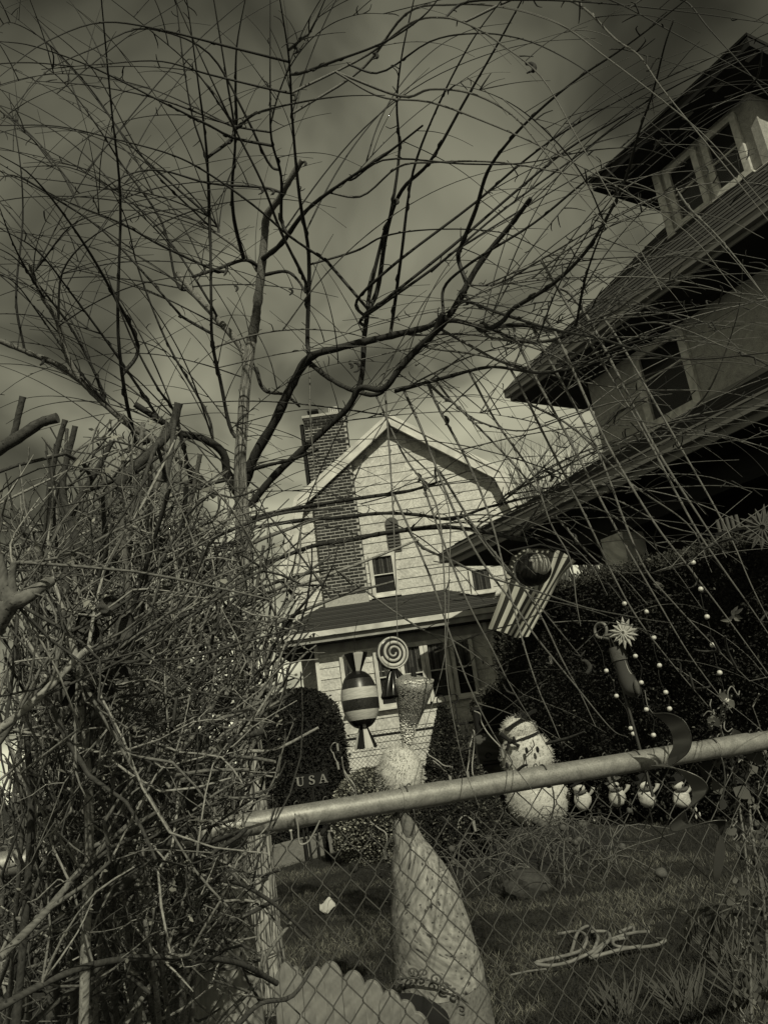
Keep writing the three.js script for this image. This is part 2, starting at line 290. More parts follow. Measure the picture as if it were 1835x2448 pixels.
    part(h, 'shingle_course', [slab(V(r(t0), Y(t0) + lift, Z(t0)), V(r(t0), Y(t0) + lift, 0.02), V(r(t1), Y(t1), 0.02), V(r(t1), Y(t1), Z(t1)), 0.02)], M.shingle[k % 3]);
  }
}
{
  const h = thing('hip_roofed_house', 'dark eaved three storey house with hip roofs and a dormer', 'house', V(0.968, 0, -13.244), -59 * Math.PI / 180);
  const E = 13;
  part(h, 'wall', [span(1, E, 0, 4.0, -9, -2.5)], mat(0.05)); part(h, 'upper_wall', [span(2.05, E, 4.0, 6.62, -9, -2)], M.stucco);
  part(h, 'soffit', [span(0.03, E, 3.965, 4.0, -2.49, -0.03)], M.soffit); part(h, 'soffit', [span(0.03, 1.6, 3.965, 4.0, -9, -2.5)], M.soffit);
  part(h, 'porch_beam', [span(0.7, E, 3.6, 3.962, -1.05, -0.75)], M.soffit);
  for (const u of [2.82, 7.2]) { part(h, 'porch_post', [span(u, u + 0.42, 0, 3.6, -1.12, -0.7)], M.stuccoTrim);  }
  part(h, 'fascia', [span(0, E, 3.96, 4.12, -0.028, 0)], M.gutter); part(h, 'fascia', [span(0, 0.028, 3.96, 4.12, -9, -0.03)], M.gutter);
  part(h, 'gutter', [span(-0.03, E, 4.05, 4.17, 0.002, 0.1), span(-0.03, E, 4.172, 4.2, 0.002, 0.125)], M.gutter);
  part(h, 'gutter', [span(-0.125, -0.002, 4.05, 4.19, -9, 0.1)], M.gutter);
  const course = (l0, r0, y0, z0, l1, r1, y1, z1, k) => part(h, 'shingle_course', [slab(V(l0, y0 + 0.02, z0), V(r0, y0 + 0.02, z0), V(r1, y1, z1), V(l1, y1, z1), 0.028)], M.shingle[k % 3]);
  for (let k = 0; k < 13; k++) { const a = k / 13, b = (k + 1) / 13 + 0.015; course(2.05 * a, E, 4.21 + 1.06 * a, 0.1 - 2.1 * a, 2.05 * b, E, 4.21 + 1.06 * b, 0.1 - 2.1 * b, k); }
  part(h, 'side_roof', [slab(V(-0.1, 4.2, -9), V(-0.1, 4.2, 0.1), V(2.05, 5.27, -2), V(2.05, 5.27, -9), 0.03)], M.shingle[1]);
  part(h, 'belt_board', [span(2.04, E, 5.25, 5.33, -1.999, -1.96)], M.gutter);
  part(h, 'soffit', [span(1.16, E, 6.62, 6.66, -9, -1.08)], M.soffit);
  part(h, 'fascia', [span(1.13, E, 6.62, 6.74, -1.078, -1.05)], M.gutter); part(h, 'fascia', [span(1.13, 1.158, 6.62, 6.74, -9, -1.08)], M.gutter);
  part(h, 'gutter', [span(1.1, E, 6.68, 6.79, -1.048, -0.96), span(1.1, E, 6.792, 6.82, -1.048, -0.94)], M.gutter);
  for (let k = 0; k < 20; k++) { const a = k / 20 * 3.3, b = (k + 1) / 20 * 3.3 + 0.02; course(1.11 + a, E, 6.83 + a, -0.99 - a, 1.11 + b, E, 6.83 + b, -0.99 - b, k); }
  part(h, 'side_roof', [slab(V(1.11, 6.83, -9), V(1.11, 6.83, -0.99), V(4.41, 10.13, -4.29), V(4.41, 10.13, -9), 0.03)], M.shingle[1]);
  windowUnit(h, 3.22, 3.98, 5.4, 6.46, -1.998, 0.13, { frameMat: M.stuccoTrim, rail: 0.62, curtain: false, proud: 0.06 });
  windowUnit(h, 6.9, 7.7, 5.4, 6.46, -1.998, 0.13, { frameMat: M.stuccoTrim, rail: 0.62, curtain: false, proud: 0.06 });
  const d = part(h, 'dormer', [span(3.95, 5.8, 8.0, 9.5, -6.5, -2.5)], M.stucco);
  part(d, 'dormer_soffit', [span(3.36, 6.34, 9.5, 9.53, -7, -1.77)], M.soffit);
  part(d, 'dormer_fascia', [span(3.33, 6.37, 9.49, 9.66, -1.769, -1.74), span(3.33, 3.358, 9.49, 9.66, -7, -1.77), span(6.342, 6.37, 9.49, 9.66, -7, -1.77)], M.soffit);
  part(d, 'dormer_roof', [slab(V(3.3, 9.67, -1.7), V(6.4, 9.67, -1.7), V(5.1, 10.6, -3.3), V(4.6, 10.6, -3.3), 0.03), slab(V(6.4, 9.67, -1.7), V(6.4, 9.67, -7), V(5.1, 10.6, -7), V(5.1, 10.6, -3.3), 0.03), slab(V(3.3, 9.67, -7), V(3.3, 9.67, -1.7), V(4.6, 10.6, -3.3), V(4.6, 10.6, -7), 0.03)], M.shingle[0]);
  for (const u of [3.97, 4.58, 5.14, 5.7, 6.25]) part(d, 'soffit_vent', [box(0.16, 0.012, 0.07, u, 9.492, -1.94)], M.gutter);
  part(d, 'corner_board', [span(3.94, 4.07, 8.3, 9.49, -2.5, -2.46)], M.stuccoTrim); part(d, 'corner_board', [span(5.68, 5.81, 8.3, 9.49, -2.5, -2.46)], M.stucco);
  part(d, 'belt_board', [span(3.93, 5.82, 8.2, 8.3, -2.5, -2.44)], M.stuccoTrim);
  windowUnit(h, 4.26, 4.69, 8.42, 9.3, -2.498, 0.1, { frameMat: M.stuccoTrim, rail: 0.5, curtain: false, proud: 0.06 });
  windowUnit(h, 4.99, 5.42, 8.42, 9.3, -2.498, 0.1, { frameMat: M.stuccoTrim, rail: 0.5, curtain: false, proud: 0.06 });
}

// ---------------------------------------------------------------- chain link fence at the pavement
const FA = V(-0.33, 1.05, -1.6), FT = 19.5 * Math.PI / 180;
{
  const f = thing('chain_link_fence', 'galvanised chain link fence with thick top rail nearest the camera', 'fence', V(FA.x, 0, FA.z), FT);
  const R = 0.0215, rail = [];
  for (const [a, b, r] of [[-1.5, 0.35, R], [0.35, 1.125, R * 1.04], [1.125, 2.3, R * 0.985]]) { const pts = [], rad = []; for (let k = 0; k <= 6; k++) { pts.push(V(a + (b - a) * k / 6, 1.05 + rr(-0.0006, 0.0006), 0)); rad.push(r); } rail.push(tube(pts, rad, 20, 2)); }
  part(f, 'top_rail', rail, M.zinc);
  for (const x of [0.35, 1.125]) part(f, 'rail_sleeve', [tube([V(x - 0.05, 1.05, 0), V(x + 0.05, 1.05, 0)], [R * 1.09, R * 1.09], 20, 1)], M.zinc);
  const p = 0.0294, hh = 0.0355, zig = [0, 1].map((par) => {
    const pts = [], rad = [];
    for (let k = 0; k < 31; k++) {
      const s = (k + par) % 2 ? 1 : -1, x = s * p / 2, y = 1.064 - k * hh;
      for (const e of [-1, 1]) { pts.push(V(x * 1.06 - s * 0.0022 + 0.0, y - e * -0.0028 * -1, s * 0.0022)); rad.push(0.00135); }
    }
    return tube(pts, rad, 5, 1);
  });
  let i = 0;
  for (let x = -0.75; x < 1.62; x += p, i++) {
    const w = part(f, 'mesh_wire', zig[i % 2], M.wire); w.position.set(x, 0, -R - 0.004 + 0.002 * Math.sin(i * 0.7)); w.rotation.z = 0.012 * Math.sin(i * 0.37);
    if (i % 2) { const k = part(f, 'knuckle', [tube([V(-p / 2, 1.064, 0), V(-p / 2 + 0.001, 1.0745, 0.002), V(-p / 2 + 0.006, 1.077, 0.003), V(-p / 2 + 0.010, 1.0725, 0.0)], [0.0014, 0.0014, 0.0014, 0.0012], 5, 3)], M.wire); k.position.copy(w.position); }
  }
  for (const [x, tail] of [[0.31, 0.05], [0.625, 0.07], [0.86, 0.05], [1.07, 0.09]]) {
    const pts = [], rad = []; for (let k = 0; k <= 14; k++) { const q = -0.6 + k / 14 * 4.6; pts.push(V(x + k * 0.0007, 1.05 + (R + 0.0022) * Math.sin(q + 1.2), (R + 0.0022) * Math.cos(q + 1.2))); rad.push(0.0018); }
    pts.push(V(x + 0.012, 1.05 - R - tail * 0.5, 0.004), V(x + 0.004, 1.05 - R - tail, -0.012)); rad.push(0.0018, 0.0018);
    part(f, 'tie_wire', [tube(pts, rad, 6, 2)], M.wire);
  }
  part(f, 'bottom_wire', [tube([V(-1.2, 0.06, -0.02), V(2, 0.06, -0.02)], [0.0025, 0.0025], 6, 1)], M.wire);
  const tw = thing('loose_wire', 'bent pale wire hanging off the rail beside the trunk', 'wire', at(710, 1962, 1.52));
  const o = tw.position; part(tw, 'bent_wire', [tube([[705, 1945], [712, 1975], [714, 2005], [718, 2018], [735, 2014], [748, 1995], [758, 1975], [764, 1962]].map(([x, y]) => at(x, y, 1.5).sub(o)), Array(8).fill(0.0017), 6, 3)], M.cord);
}
// far fence in front of the pale house
{
  const f = thing('far_chain_link_fence', 'low dark railed chain link fence in front of the pale house', 'fence', V(-1.9, 0, -14.4));
  const y1 = 1.40, L = 4.6;
  part(f, 'top_rail', [tube([V(0, y1, 0), V(L, y1, 0)], [0.022, 0.022], 8, 1)], M.dark);
  for (const x of [0.02, 2.45, 4.5]) part(f, 'fence_post', [tube([V(x, 0, 0), V(x, y1, 0)], [0.035, 0.035], 8, 1)], M.dark);
  const p = 0.036, hh = 0.036, zig = [0, 1].map((par) => { const pts = [], rad = []; for (let k = 0; k < 36; k++) { pts.push(V(((k + par) % 2 ? 1 : -1) * p / 2, y1 + 0.06 - k * hh, 0.03)); rad.push(0.0042); } return tube(pts, rad, 3, 1); });
  for (let x = 0.1, i = 0; x < L; x += p, i++) { const w = part(f, 'mesh_wire', zig[i % 2], M.wireDark); w.position.set(x, 0, 0); }
  part(f, 'tension_wire', [tube([V(0, 1.17, 0.03), V(L, 1.17, 0.03)], [0.006, 0.006], 5, 1)], M.dark);
}
// ---------------------------------------------------------------- the tall hat figure behind the fence
{
  const base = at(1000, 2440, 2.75); base.y = 0;
  const o = thing('gnome_figure', 'tall pale felt gnome hat with pompom leaning behind the fence rail', 'lawn figure', base);
  const L = (x, y, d) => at(x, y, d).sub(base);
  // hat: rings swept along the bent axis
  const rows = [[958, 1945, 14], [974, 1975, 25], [986, 2020, 40], [1000, 2060, 60], [1019, 2120, 77], [1032, 2190, 92], [1045, 2260, 103], [1056, 2330, 112], [1066, 2400, 118], [1072, 2450, 122]];
  const d = 2.62, pts = rows.map(([x, y]) => L(x - 10, y, d)), rad = rows.map((r) => r[2] * d / FOCAL * 0.98);
  const hat = tube(pts.slice(0, 8), rad.slice(0, 8), 40, 5, 0, false), pp = hat.attributes.position, uvh = hat.attributes.uv;
  rough(hat, 0.010, 7, 2); part(o, 'hat', [hat], M.felt);
  const fr = []; for (let k = 0; k < 1100; k++) { const i = Math.floor(rnd() * pp.count), nrm = V(hat.attributes.normal.getX(i), hat.attributes.normal.getY(i), hat.attributes.normal.getZ(i)), q = V(pp.getX(i), pp.getY(i), pp.getZ(i)).add(V(rr(-1, 1), rr(-1, 1), rr(-1, 1)).multiplyScalar(0.012)); const e = q.clone().add(nrm.multiplyScalar(rr(0.003, 0.007))).add(V(rr(-1, 1), rr(-1, 1), rr(-1, 1)).multiplyScalar(0.003)); fr.push(tube([q, e], [0.0005, 0.0002], 3, 1, 0, false)); }
  stuff(part(o, 'fuzz', fr, M.felt));
  part(o, 'hat_tip', [tube([L(956, 1925, 2.6), L(968, 1955, 2.6), L(976, 1990, 2.6), L(984, 2015, 2.62)], [0.014, 0.02, 0.024, 0.04], 14, 4, 0.1)], mat(0.26, { map: rep(T_rub, 3) }));
  // pompom: a ball of many fine strands
  const c = L(957, 1850, 2.6), pr = 0.074, strands = [];
  part(o, 'pompom', [rough(ball(pr, c.x, c.y, c.z, 1, 1.2, 1, 32, 24), 0.006, 30)], M.plush);
  for (let k = 0; k < 3200; k++) { const n = V(rr(-1, 1), rr(-1, 1), rr(-1, 1)); if (n.lengthSq() > 1 || n.lengthSq() < 0.05) continue; n.normalize(); const a = c.clone().add(V(n.x, n.y * 1.2, n.z).multiplyScalar(pr * 0.95)), b = a.clone().add(n.clone().add(V(rr(-0.6, 0.6), rr(-0.6, 0.6), rr(-0.6, 0.6))).multiplyScalar(rr(0.006, 0.014))); strands.push(tube([a, b], [0.0011, 0.0004], 3, 1, 0, false)); }
  stuff(part(o, 'pompom_strands', strands, M.plush));
  // brim with embroidered scrolls, painted shade of the hollow below
  const brim = tube(pts.slice(7), rad.slice(7), 40, 4, 0, false); part(o, 'brim', [rough(brim, 0.006, 12, 5)], mat(0.24, { map: rep(T_rub, 2) }));
  const scr = [], zc = (x, y, d2) => L(x, y, d2);
  for (const [x, y, s] of [[957, 2338, 1], [985, 2325, -1], [1012, 2326, 1], [1040, 2340, -1], [1064, 2358, 1], [1086, 2384, -1], [1102, 2412, 1]]) {
    const q = [], r = []; for (let k = 0; k <= 16; k++) { const a = k / 16 * 8.4 * s + 1, e = 15 * (1 - k / 19), off = (x - 1040) / 122; q.push(zc(x + Math.cos(a) * e, y + Math.sin(a) * e * 0.9, d - 0.165 * Math.sqrt(Math.max(0.02, 1 - off * off)) - 0.004)); r.push(0.0026); }
    scr.push(tube(q, r, 6, 2));
  }
  const edge = []; for (let k = 0; k <= 10; k++) { const x = 940 + k * 18, off = (x - 1040) / 122; edge.push(zc(x, 2345 - 42 * Math.sin(k / 10 * 2.4 + 0.1) + k * 8, d - 0.165 * Math.sqrt(Math.max(0.02, 1 - off * off)) - 0.003)); }
  part(o, 'embroidery', [...scr, tube(edge, Array(11).fill(0.003), 6, 2)], mat(0.09));
  const hole = L(978, 2452, 2.47); part(o, 'face_shade', [rough(ball(0.1, hole.x, hole.y, hole.z, 1.28, 0.9, 0.55, 32, 20), 0.010, 14)], M.darker);  // near-black ball stands in for the shade under the brim
  part(o, 'body', [lathe([[0, 0], [0.17, 0], [0.185, 0.08], [0.17, 0.2], [0.13, 0.34], [0, 0.36]], 28).translate(pts[9].x, 0, pts[9].z)], mat(0.03, { map: rep(T_grain, 3) }));
}
// ---------------------------------------------------------------- low scalloped picket edging
{
  const c = atZ(830, 2400, -2.75), o = thing('picket_edging', 'low white scalloped picket edging at the bottom of the photo', 'picket fence', V(c.x, 0, c.z), -0.1);
  [[672, 2312], [692, 2292], [708, 2306], [744, 2308], [792, 2298], [844, 2322], [887, 2348], [926, 2374], [962, 2402], [998, 2432]].forEach(([x, y], k) => {
    const t = atZ(x, y, -2.75 + (x - 830) * 0.0004), h = t.y, w = k < 3 ? 0.04 : 0.066, pts = [[-w / 2, 0], [w / 2, 0], [w / 2, h - 0.05]]; for (let i = 1; i < 10; i++) { const q = i / 10 * Math.PI; pts.push([w / 2 * Math.cos(q), h - 0.05 + 0.05 * Math.sin(q)]); } pts.push([-w / 2, h - 0.05]);
    const m = part(o, 'picket', [prism(pts, -0.009, 0.016, 0.003)], M.paint); m.position.set((t.x - c.x), 0, (k % 2) * 0.004); m.rotation.z = rr(-0.02, 0.02);
  });
  part(o, 'cross_rail', [span(-0.24, 0.28, 0.06, 0.1, -0.03, -0.013), span(-0.24, 0.22, 0.17, 0.2, -0.03, -0.013)], M.paint);
}
// ---------------------------------------------------------------- snowman
{
  const base = atZ(1268, 1978, -10.1), dz = base.z, o = thing('snowman', 'big white tinsel snowman with dark tilted hat by the hedge', 'snowman', base);
  const L = (x, y, w = 0) => atZ(x, y, dz + w).sub(base), s = Math.abs(dz) * 1.02 / FOCAL;
  const lumps = [['lower_ball', 1284, 1908, 68, 62], ['middle_ball', 1258, 1808, 57, 56], ['head', 1238, 1745, 37, 30]], fr = [];
  for (const [n, x, y, rx, ry] of lumps) {
    const c = L(x, y); part(o, n, [rough(ball(1, 0, 0, 0, rx * s, ry * s, rx * s * 0.9, 36, 26), 0.012, 9).translate(c.x, c.y, c.z)], M.tinsel);
    for (let k = 0; k < 2600; k++) { const q = V(rr(-1, 1), rr(-1, 1), rr(-1, 1)); if (q.lengthSq() > 1) continue; q.normalize(); const a = V(q.x * rx * s, q.y * ry * s, q.z * rx * s * 0.9).add(c), e = a.clone().add(q.add(V(rr(-1, 1), rr(-1, 1), rr(-1, 1)).multiplyScalar(0.7)).multiplyScalar(rr(0.012, 0.03))); fr.push(tube([a, e], [0.0028, 0.001], 3, 1, 0, false)); }
  }
  stuff(part(o, 'tinsel', fr, M.tinsel));
  const hc = L(1240, 1722), tilt = 0.42;
  part(o, 'hat', [box(0.44, 0.03, 0.4, hc.x, hc.y, hc.z, 0, 0, tilt), lathe([[0, 0], [0.11, 0], [0.1, 0.06], [0.08, 0.07], [0, 0.07]], 20).applyMatrix4(new THREE.Matrix4().makeRotationZ(tilt)).translate(hc.x, hc.y, hc.z)], M.darker);
  const sc = L(1245, 1768), ring0 = []; for (let k = 0; k <= 20; k++) { const q = k / 20 * 6.283; ring0.push(V(sc.x + Math.cos(q) * 0.21, sc.y + Math.cos(q) * 0.045, sc.z + Math.sin(q) * 0.2)); }
  part(o, 'scarf', [tube(ring0, Array(21).fill(0.024), 8, 1)], M.dark);
  const bw = L(1218, 1772, 0.26); part(o, 'bow', [tube([bw, bw.clone().add(V(-0.1, 0.1, 0.02))], [0.02, 0.03], 6, 1), tube([bw, bw.clone().add(V(0.1, -0.07, 0.02))], [0.015, 0.022], 6, 1), ball(0.035, bw.x, bw.y, bw.z), tube([bw, bw.clone().add(V(-0.06, -0.1, 0.02))], [0.015, 0.02], 6, 1)], M.dark);
  const cd = (pts, w) => part(o, 'light_cord', [tube(pts.map(([x, y]) => L(x, y, w)), Array(pts.length).fill(0.006), 5, 3)], M.cordDark);
  cd([[1272, 1768], [1276, 1782], [1268, 1792], [1262, 1798], [1256, 1803], [1258, 1830], [1260, 1840]], 0.34); cd([[1212, 1782], [1213, 1800], [1222, 1818], [1224, 1822], [1218, 1835]], 0.33);
  for (const [x, y] of [[1228, 1768], [1258, 1794], [1284, 1792], [1211, 1830]]) { const c = L(x, y, 0.36); part(o, 'light_bulb', [ball(0.02, c.x, c.y, c.z, 1, 1.9, 1, 10, 8).rotateZ(0)], M.dark); }
}
// four small light figures along the foot of the hedge
[[1396, 1912, 'small white figure with a flat cap, nearest the snowman'], [1481, 1906, 'small white figure with wide brimmed cap, second from the snowman'], [1553, 1904, 'small white figure beside a leaning pale blade of plastic'], [1637, 1905, 'small white figure half hidden behind the spiral ribbon']].forEach(([x, y, label], k) => {
  const g = onGround(x + 8, 1978), s = Math.abs(g.z) / FOCAL, o = thing('light_figure', label, 'figurine', V(g.x, 0, g.z), -0.3 + k * 0.2, 'small white figures at the hedge foot');
  const top = atZ(x, y, g.z).y, r = 19 * s;
  part(o, 'stake', [tube([V(0, 0, 0), V(0, top - r * 1.2, 0)], [0.008, 0.008], 5, 1)], M.dark);
  part(o, 'body', [rough(ball(r, 0, top, 0, 1, 1.15, 0.8, 18, 14), 0.02, 7, k)], M.white);
  part(o, 'head', [rough(ball(r * 0.66, -r * 0.15, top + r * 1.35, 0, 1.1, 0.8, 0.9, 16, 12), 0.01, 9, k)], M.white);
  part(o, 'hat', [box(r * 1.9, r * 0.16, r * 1.3, -r * 0.15, top + r * 1.95, 0, 0, 0, 0.3), box(r * 0.9, r * 0.6, r * 0.8, -r * 0.2, top + r * 2.25, 0, 0, 0, 0.3)], k === 1 ? M.stone : M.dark);
  part(o, 'nose', [ball(r * 0.16, r * 0.1, top + r * 1.3, r * 0.6)], M.dark); part(o, 'arm', [tube([V(r * 0.8, top + r * 0.4, 0), V(r * 1.35, top + r * 0.9, 0.02), V(r * 1.5, top + r * 1.3, 0.02)], [0.012, 0.02, 0.03], 6, 2)], M.white);
  part(o, 'scarf', [tube([V(-r * 0.7, top + r * 0.95, r * 0.4), V(0, top + r * 0.85, r * 0.75), V(r * 0.7, top + r * 1.0, r * 0.4)], [0.016, 0.018, 0.016], 6, 3)], M.stone);
  const leafs = []; for (let j = 0; j < 5; j++) leafs.push(ball(r * 0.2, r * rr(0.9, 1.9), top - r * rr(0.2, 2.6), rr(-0.03, 0.05), 0.6, 1.3, 0.5, 8, 6)); part(o, 'small_light', leafs, M.white);
});
// ---------------------------------------------------------------- spiral ribbon on the rail
{
  const D = 1.70, base = at(1625, 1790, D), o = thing('spiral_spinner', 'twisted metal ribbon spinner hanging across the fence rail', 'wind spinner', base);
  const strip = (outer, inner, d0, d1, sag) => {
    const n = 26, A = new THREE.CatmullRomCurve3(outer.map(([x, y]) => V(x, y, 0))), B = new THREE.CatmullRomCurve3(inner.map(([x, y]) => V(x, y, 0))), pos = [], uv = [], idx = [];
    for (let side = 0; side < 2; side++) for (let k = 0; k <= n; k++) { const t = k / n, a = A.getPoint(t), b = B.getPoint(t), da = d0 + (d1 - d0) * t - sag * Math.sin(t * Math.PI), db = d0 + (d1 - d0) * t + sag * 0.8 * Math.sin(t * Math.PI), e = side * 0.0016; const p = at(a.x, a.y, da + e).sub(base), q = at(b.x, b.y, db + e).sub(base), m = p.clone().lerp(q, 0.5); for (const v of [p, m, q]) pos.push(v.x, v.y, v.z); uv.push(0, t, 0.5, t, 1, t); }
    const S = (n + 1) * 3; for (let k = 0; k < n; k++) for (let c = 0; c < 2; c++) { const i = k * 3 + c; idx.push(i, i + 1, i + 3, i + 1, i + 4, i + 3); const j = S + i; idx.push(j, j + 3, j + 1, j + 1, j + 3, j + 4); }
    for (let k = 0; k < n; k++) for (const c of [0, 2]) { const i = k * 3 + c, j = S + i; idx.push(i, i + 3, j, j, i + 3, j + 3); }
    const g = new THREE.BufferGeometry(); g.setAttribute('position', new THREE.Float32BufferAttribute(pos, 3)); g.setAttribute('uv', new THREE.Float32BufferAttribute(uv, 2)); g.setIndex(idx); g.computeVertexNormals();
    const rimA = tube(outer.map(([x, y], k) => { const t = k / (outer.length - 1); return at(x, y, d0 + (d1 - d0) * t - sag * Math.sin(t * Math.PI)).sub(base); }), outer.map(() => 0.0012), 5, 4);
    return [g, rimA];
  };
  const m1 = mat(0.07, { roughness: 0.35, metalness: 0.4, side: THREE.DoubleSide }), m2 = mat(0.13, { roughness: 0.35, metalness: 0.4, side: THREE.DoubleSide });
  part(o, 'ribbon_turn', strip([[1560, 1706], [1600, 1706], [1632, 1722], [1648, 1750], [1651, 1775], [1643, 1798], [1625, 1815], [1600, 1832]], [[1560, 1707], [1580, 1722], [1598, 1741], [1606, 1762], [1607, 1785], [1598, 1806], [1595, 1820], [1598, 1833]], D - 0.02, D - 0.03, 0.05), m1);
  part(o, 'ribbon_turn', strip([[1556, 1830], [1600, 1834], [1642, 1845], [1676, 1862], [1690, 1880], [1685, 1898], [1667, 1916], [1638, 1938]], [[1556, 1831], [1590, 1826], [1614, 1838], [1640, 1866], [1652, 1890], [1653, 1908], [1646, 1924], [1636, 1939]], D - 0.03, D - 0.03, 0.05), m2);
  part(o, 'ribbon_turn', strip([[1636, 1937], [1615, 1955], [1599, 1974], [1606, 1986], [1630, 1982], [1656, 1974]], [[1637, 1938], [1637, 1947], [1638, 1957], [1644, 1964], [1650, 1969], [1657, 1975]], D - 0.03, D - 0.02, 0.03), m1);
  part(o, 'ribbon_turn', strip([[1657, 1974], [1690, 1965], [1716, 1961], [1733, 1963], [1728, 1985], [1722, 1996]], [[1657, 1975], [1690, 1969], [1708, 1970], [1715, 1978], [1716, 1988], [1718, 1997]], D - 0.02, D - 0.01, 0.01), m1);
  part(o, 'hanging_blade', strip([[1719, 1990], [1706, 2055], [1704, 2096], [1710, 2112]], [[1722, 1990], [1732, 2030], [1722, 2090], [1712, 2113]], D, D + 0.03, 0.005), m2);
  part(o, 'hanger', [tube([[1560, 1706], [1548, 1690], [1543, 1670], [1540, 1650]].map(([x, y], k) => at(x, y, D - 0.02 + k * 0.01).sub(base)), [0.0012, 0.0012, 0.0012, 0.0012], 5, 3)], M.wire);
}
// ---------------------------------------------------------------- ornaments hanging in the tree
{
  const D = 3.1, s = D / FOCAL, c = at(860, 1672, D), o = thing('candy_ornament', 'striped wrapped candy ornament hanging left of the glitter cone', 'ornament', c);
  const prof = []; for (let k = 0; k <= 24; k++) { const q = -Math.PI / 2 + k / 24 * Math.PI; prof.push([Math.max(0.001, 45 * s * Math.pow(Math.cos(q), 0.8)), 68 * s * Math.sin(q)]); }
  for (let b = 0; b < 7; b++) { const cut = [0, 6, 9, 12, 15, 18, 21, 24], i0 = cut[b], i1 = cut[b + 1], g = lathe(prof.slice(i0, i1 + 1).map(([r, y]) => [b % 2 ? r : r * 0.99, y]), 36); part(o, 'stripe', [g], [M.gloss, M.white, M.glitterDark, M.white, M.glitterDark, M.gloss, M.gloss][b]); }
  for (const sg of [1, -1]) for (let k = 0; k < 8; k++) {
    const a0 = k / 8 * 6.283, a1 = (k + 1) / 8 * 6.283, y0 = 62 * s * sg, y1 = (sg > 0 ? 108 : 112) * s * sg, r0 = 9 * s, r1 = (sg > 0 ? 30 : 26) * s, P = (a, r, y) => V(Math.cos(a) * r, y, Math.sin(a) * r), q = [P(a0, r0, y0), P(a1, r0, y0), P(a1, r1 * 1.06, y1), P((a0 + a1) / 2, r1 * 0.86, y1 * 1.02), P(a0, r1 * 1.06, y1)];
    const g = new THREE.BufferGeometry().setFromPoints([q[0], q[1], q[2], q[3], q[4], ...q.map((v) => v.clone().multiplyScalar(0.96))]); g.setIndex([0, 1, 3, 1, 2, 3, 0, 3, 4, 5, 8, 6, 6, 8, 7, 5, 9, 8, 2, 7, 3, 3, 7, 8, 3, 8, 4, 4, 8, 9]); part(o, sg > 0 ? 'upper_wrapper' : 'lower_wrapper', [g.toNonIndexed()], k % 2 ? M.white : M.gloss);
  }
  part(o, 'hanging_cord', [tube([V(0, 70 * s, 0), V(0.01, 150 * s, 0.01), V(0.03, 190 * s, 0.0)], [0.0012, 0.0012, 0.0012], 4, 3)], M.cordDark);
}
{
  const D = 3.15, s = D / FOCAL, c = at(936, 1562, D), o = thing('lollipop_ornament', 'round swirl lollipop ornament above a glossy dark wrapper', 'ornament', c, 0.35);
  part(o, 'disc', [new THREE.CylinderGeometry(37 * s, 37 * s, 22 * s, 40).rotateX(Math.PI / 2), ball(37 * s, 0, 0, 11 * s, 1, 1, 0.12, 32, 10)], M.gloss);
  const pts = [], rad = []; for (let k = 0; k <= 70; k++) { const t = k / 70, a = t * 15.5, r = (5 + 27 * t) * s; pts.push(V(Math.cos(-a) * r, Math.sin(-a) * r, 11 * s + 3.4 * s * (1 - t * t) + 0.001)); rad.push((2.2 + 2.6 * t) * s); }
  const sw = tube(pts, rad, 8, 2); part(o, 'swirl', [sw], M.white);
  const sk = lathe([[6 * s, -34 * s], [16 * s, -48 * s], [26 * s, -70 * s], [36 * s, -98 * s], [34 * s, -104 * s], [4 * s, -92 * s]], 48), p = sk.attributes.position; for (let i = 0; i < p.count; i++) { const a = Math.atan2(p.getZ(i), p.getX(i)), f = 1 + 0.14 * Math.cos(a * 9); p.setX(i, p.getX(i) * f); p.setZ(i, p.getZ(i) * f * 0.8); } sk.computeVertexNormals(); part(o, 'wrapper', [sk], M.gloss);
  part(o, 'rim', [new THREE.TorusGeometry(36 * s, 2.6 * s, 8, 44).translate(0, 0, 11 * s)], M.white);
}
{
  const D = 3.1, s = D / FOCAL, c = at(990, 1625, D), o = thing('glitter_cone_ornament', 'speckled glitter cone ornament pointing down between the windows', 'ornament', c);
  const top = V(0, 0, 0), tip = at(968, 1795, D).sub(c), q = new THREE.Quaternion().setFromUnitVectors(V(0, -1, 0), tip.clone().normalize()), h = tip.length();
  const g = lathe([[0.001, 8 * s], [30 * s, 6 * s], [46 * s, -4 * s], [46 * s, -16 * s], [38 * s, -h * 0.3], [22 * s, -h * 0.62], [11 * s, -h * 0.86], [6 * s, -h], [0.001, -h * 1.01]].reverse(), 36).applyQuaternion(q); part(o, 'cone', [g], M.glitter);
  const sq = [], p = g.attributes.position; for (let k = 0; k < 2600; k++) { const n = g.attributes.normal, t = Math.pow(rnd(), 1.3), i0 = Math.floor(rnd() * p.count), rad = (46 - 40 * t) * s, ax = tip.clone().multiplyScalar(t), ang = rnd() * 6.283, v = V(ax.x + Math.cos(ang) * rad, ax.y - 6 * s, ax.z + Math.sin(ang) * rad), i = i0;  const e = new THREE.CircleGeometry(rr(1.2, 2.6) * s, 6); e.lookAt(V(Math.cos(ang) + rr(-0.6, 0.6), rr(-0.6, 0.6), Math.sin(ang) + rr(-0.6, 0.6))); e.translate(v.x, v.y, v.z); sq.push(e); }
  stuff(part(o, 'sequins', sq, mat(0.85, { side: THREE.DoubleSide, roughness: 0.35 })));
  part(o, 'cap', [lathe([[0.001, 30 * s], [5 * s, 30 * s], [7 * s, 6 * s], [0.001, 6 * s]].reverse(), 12)], M.dark);
}
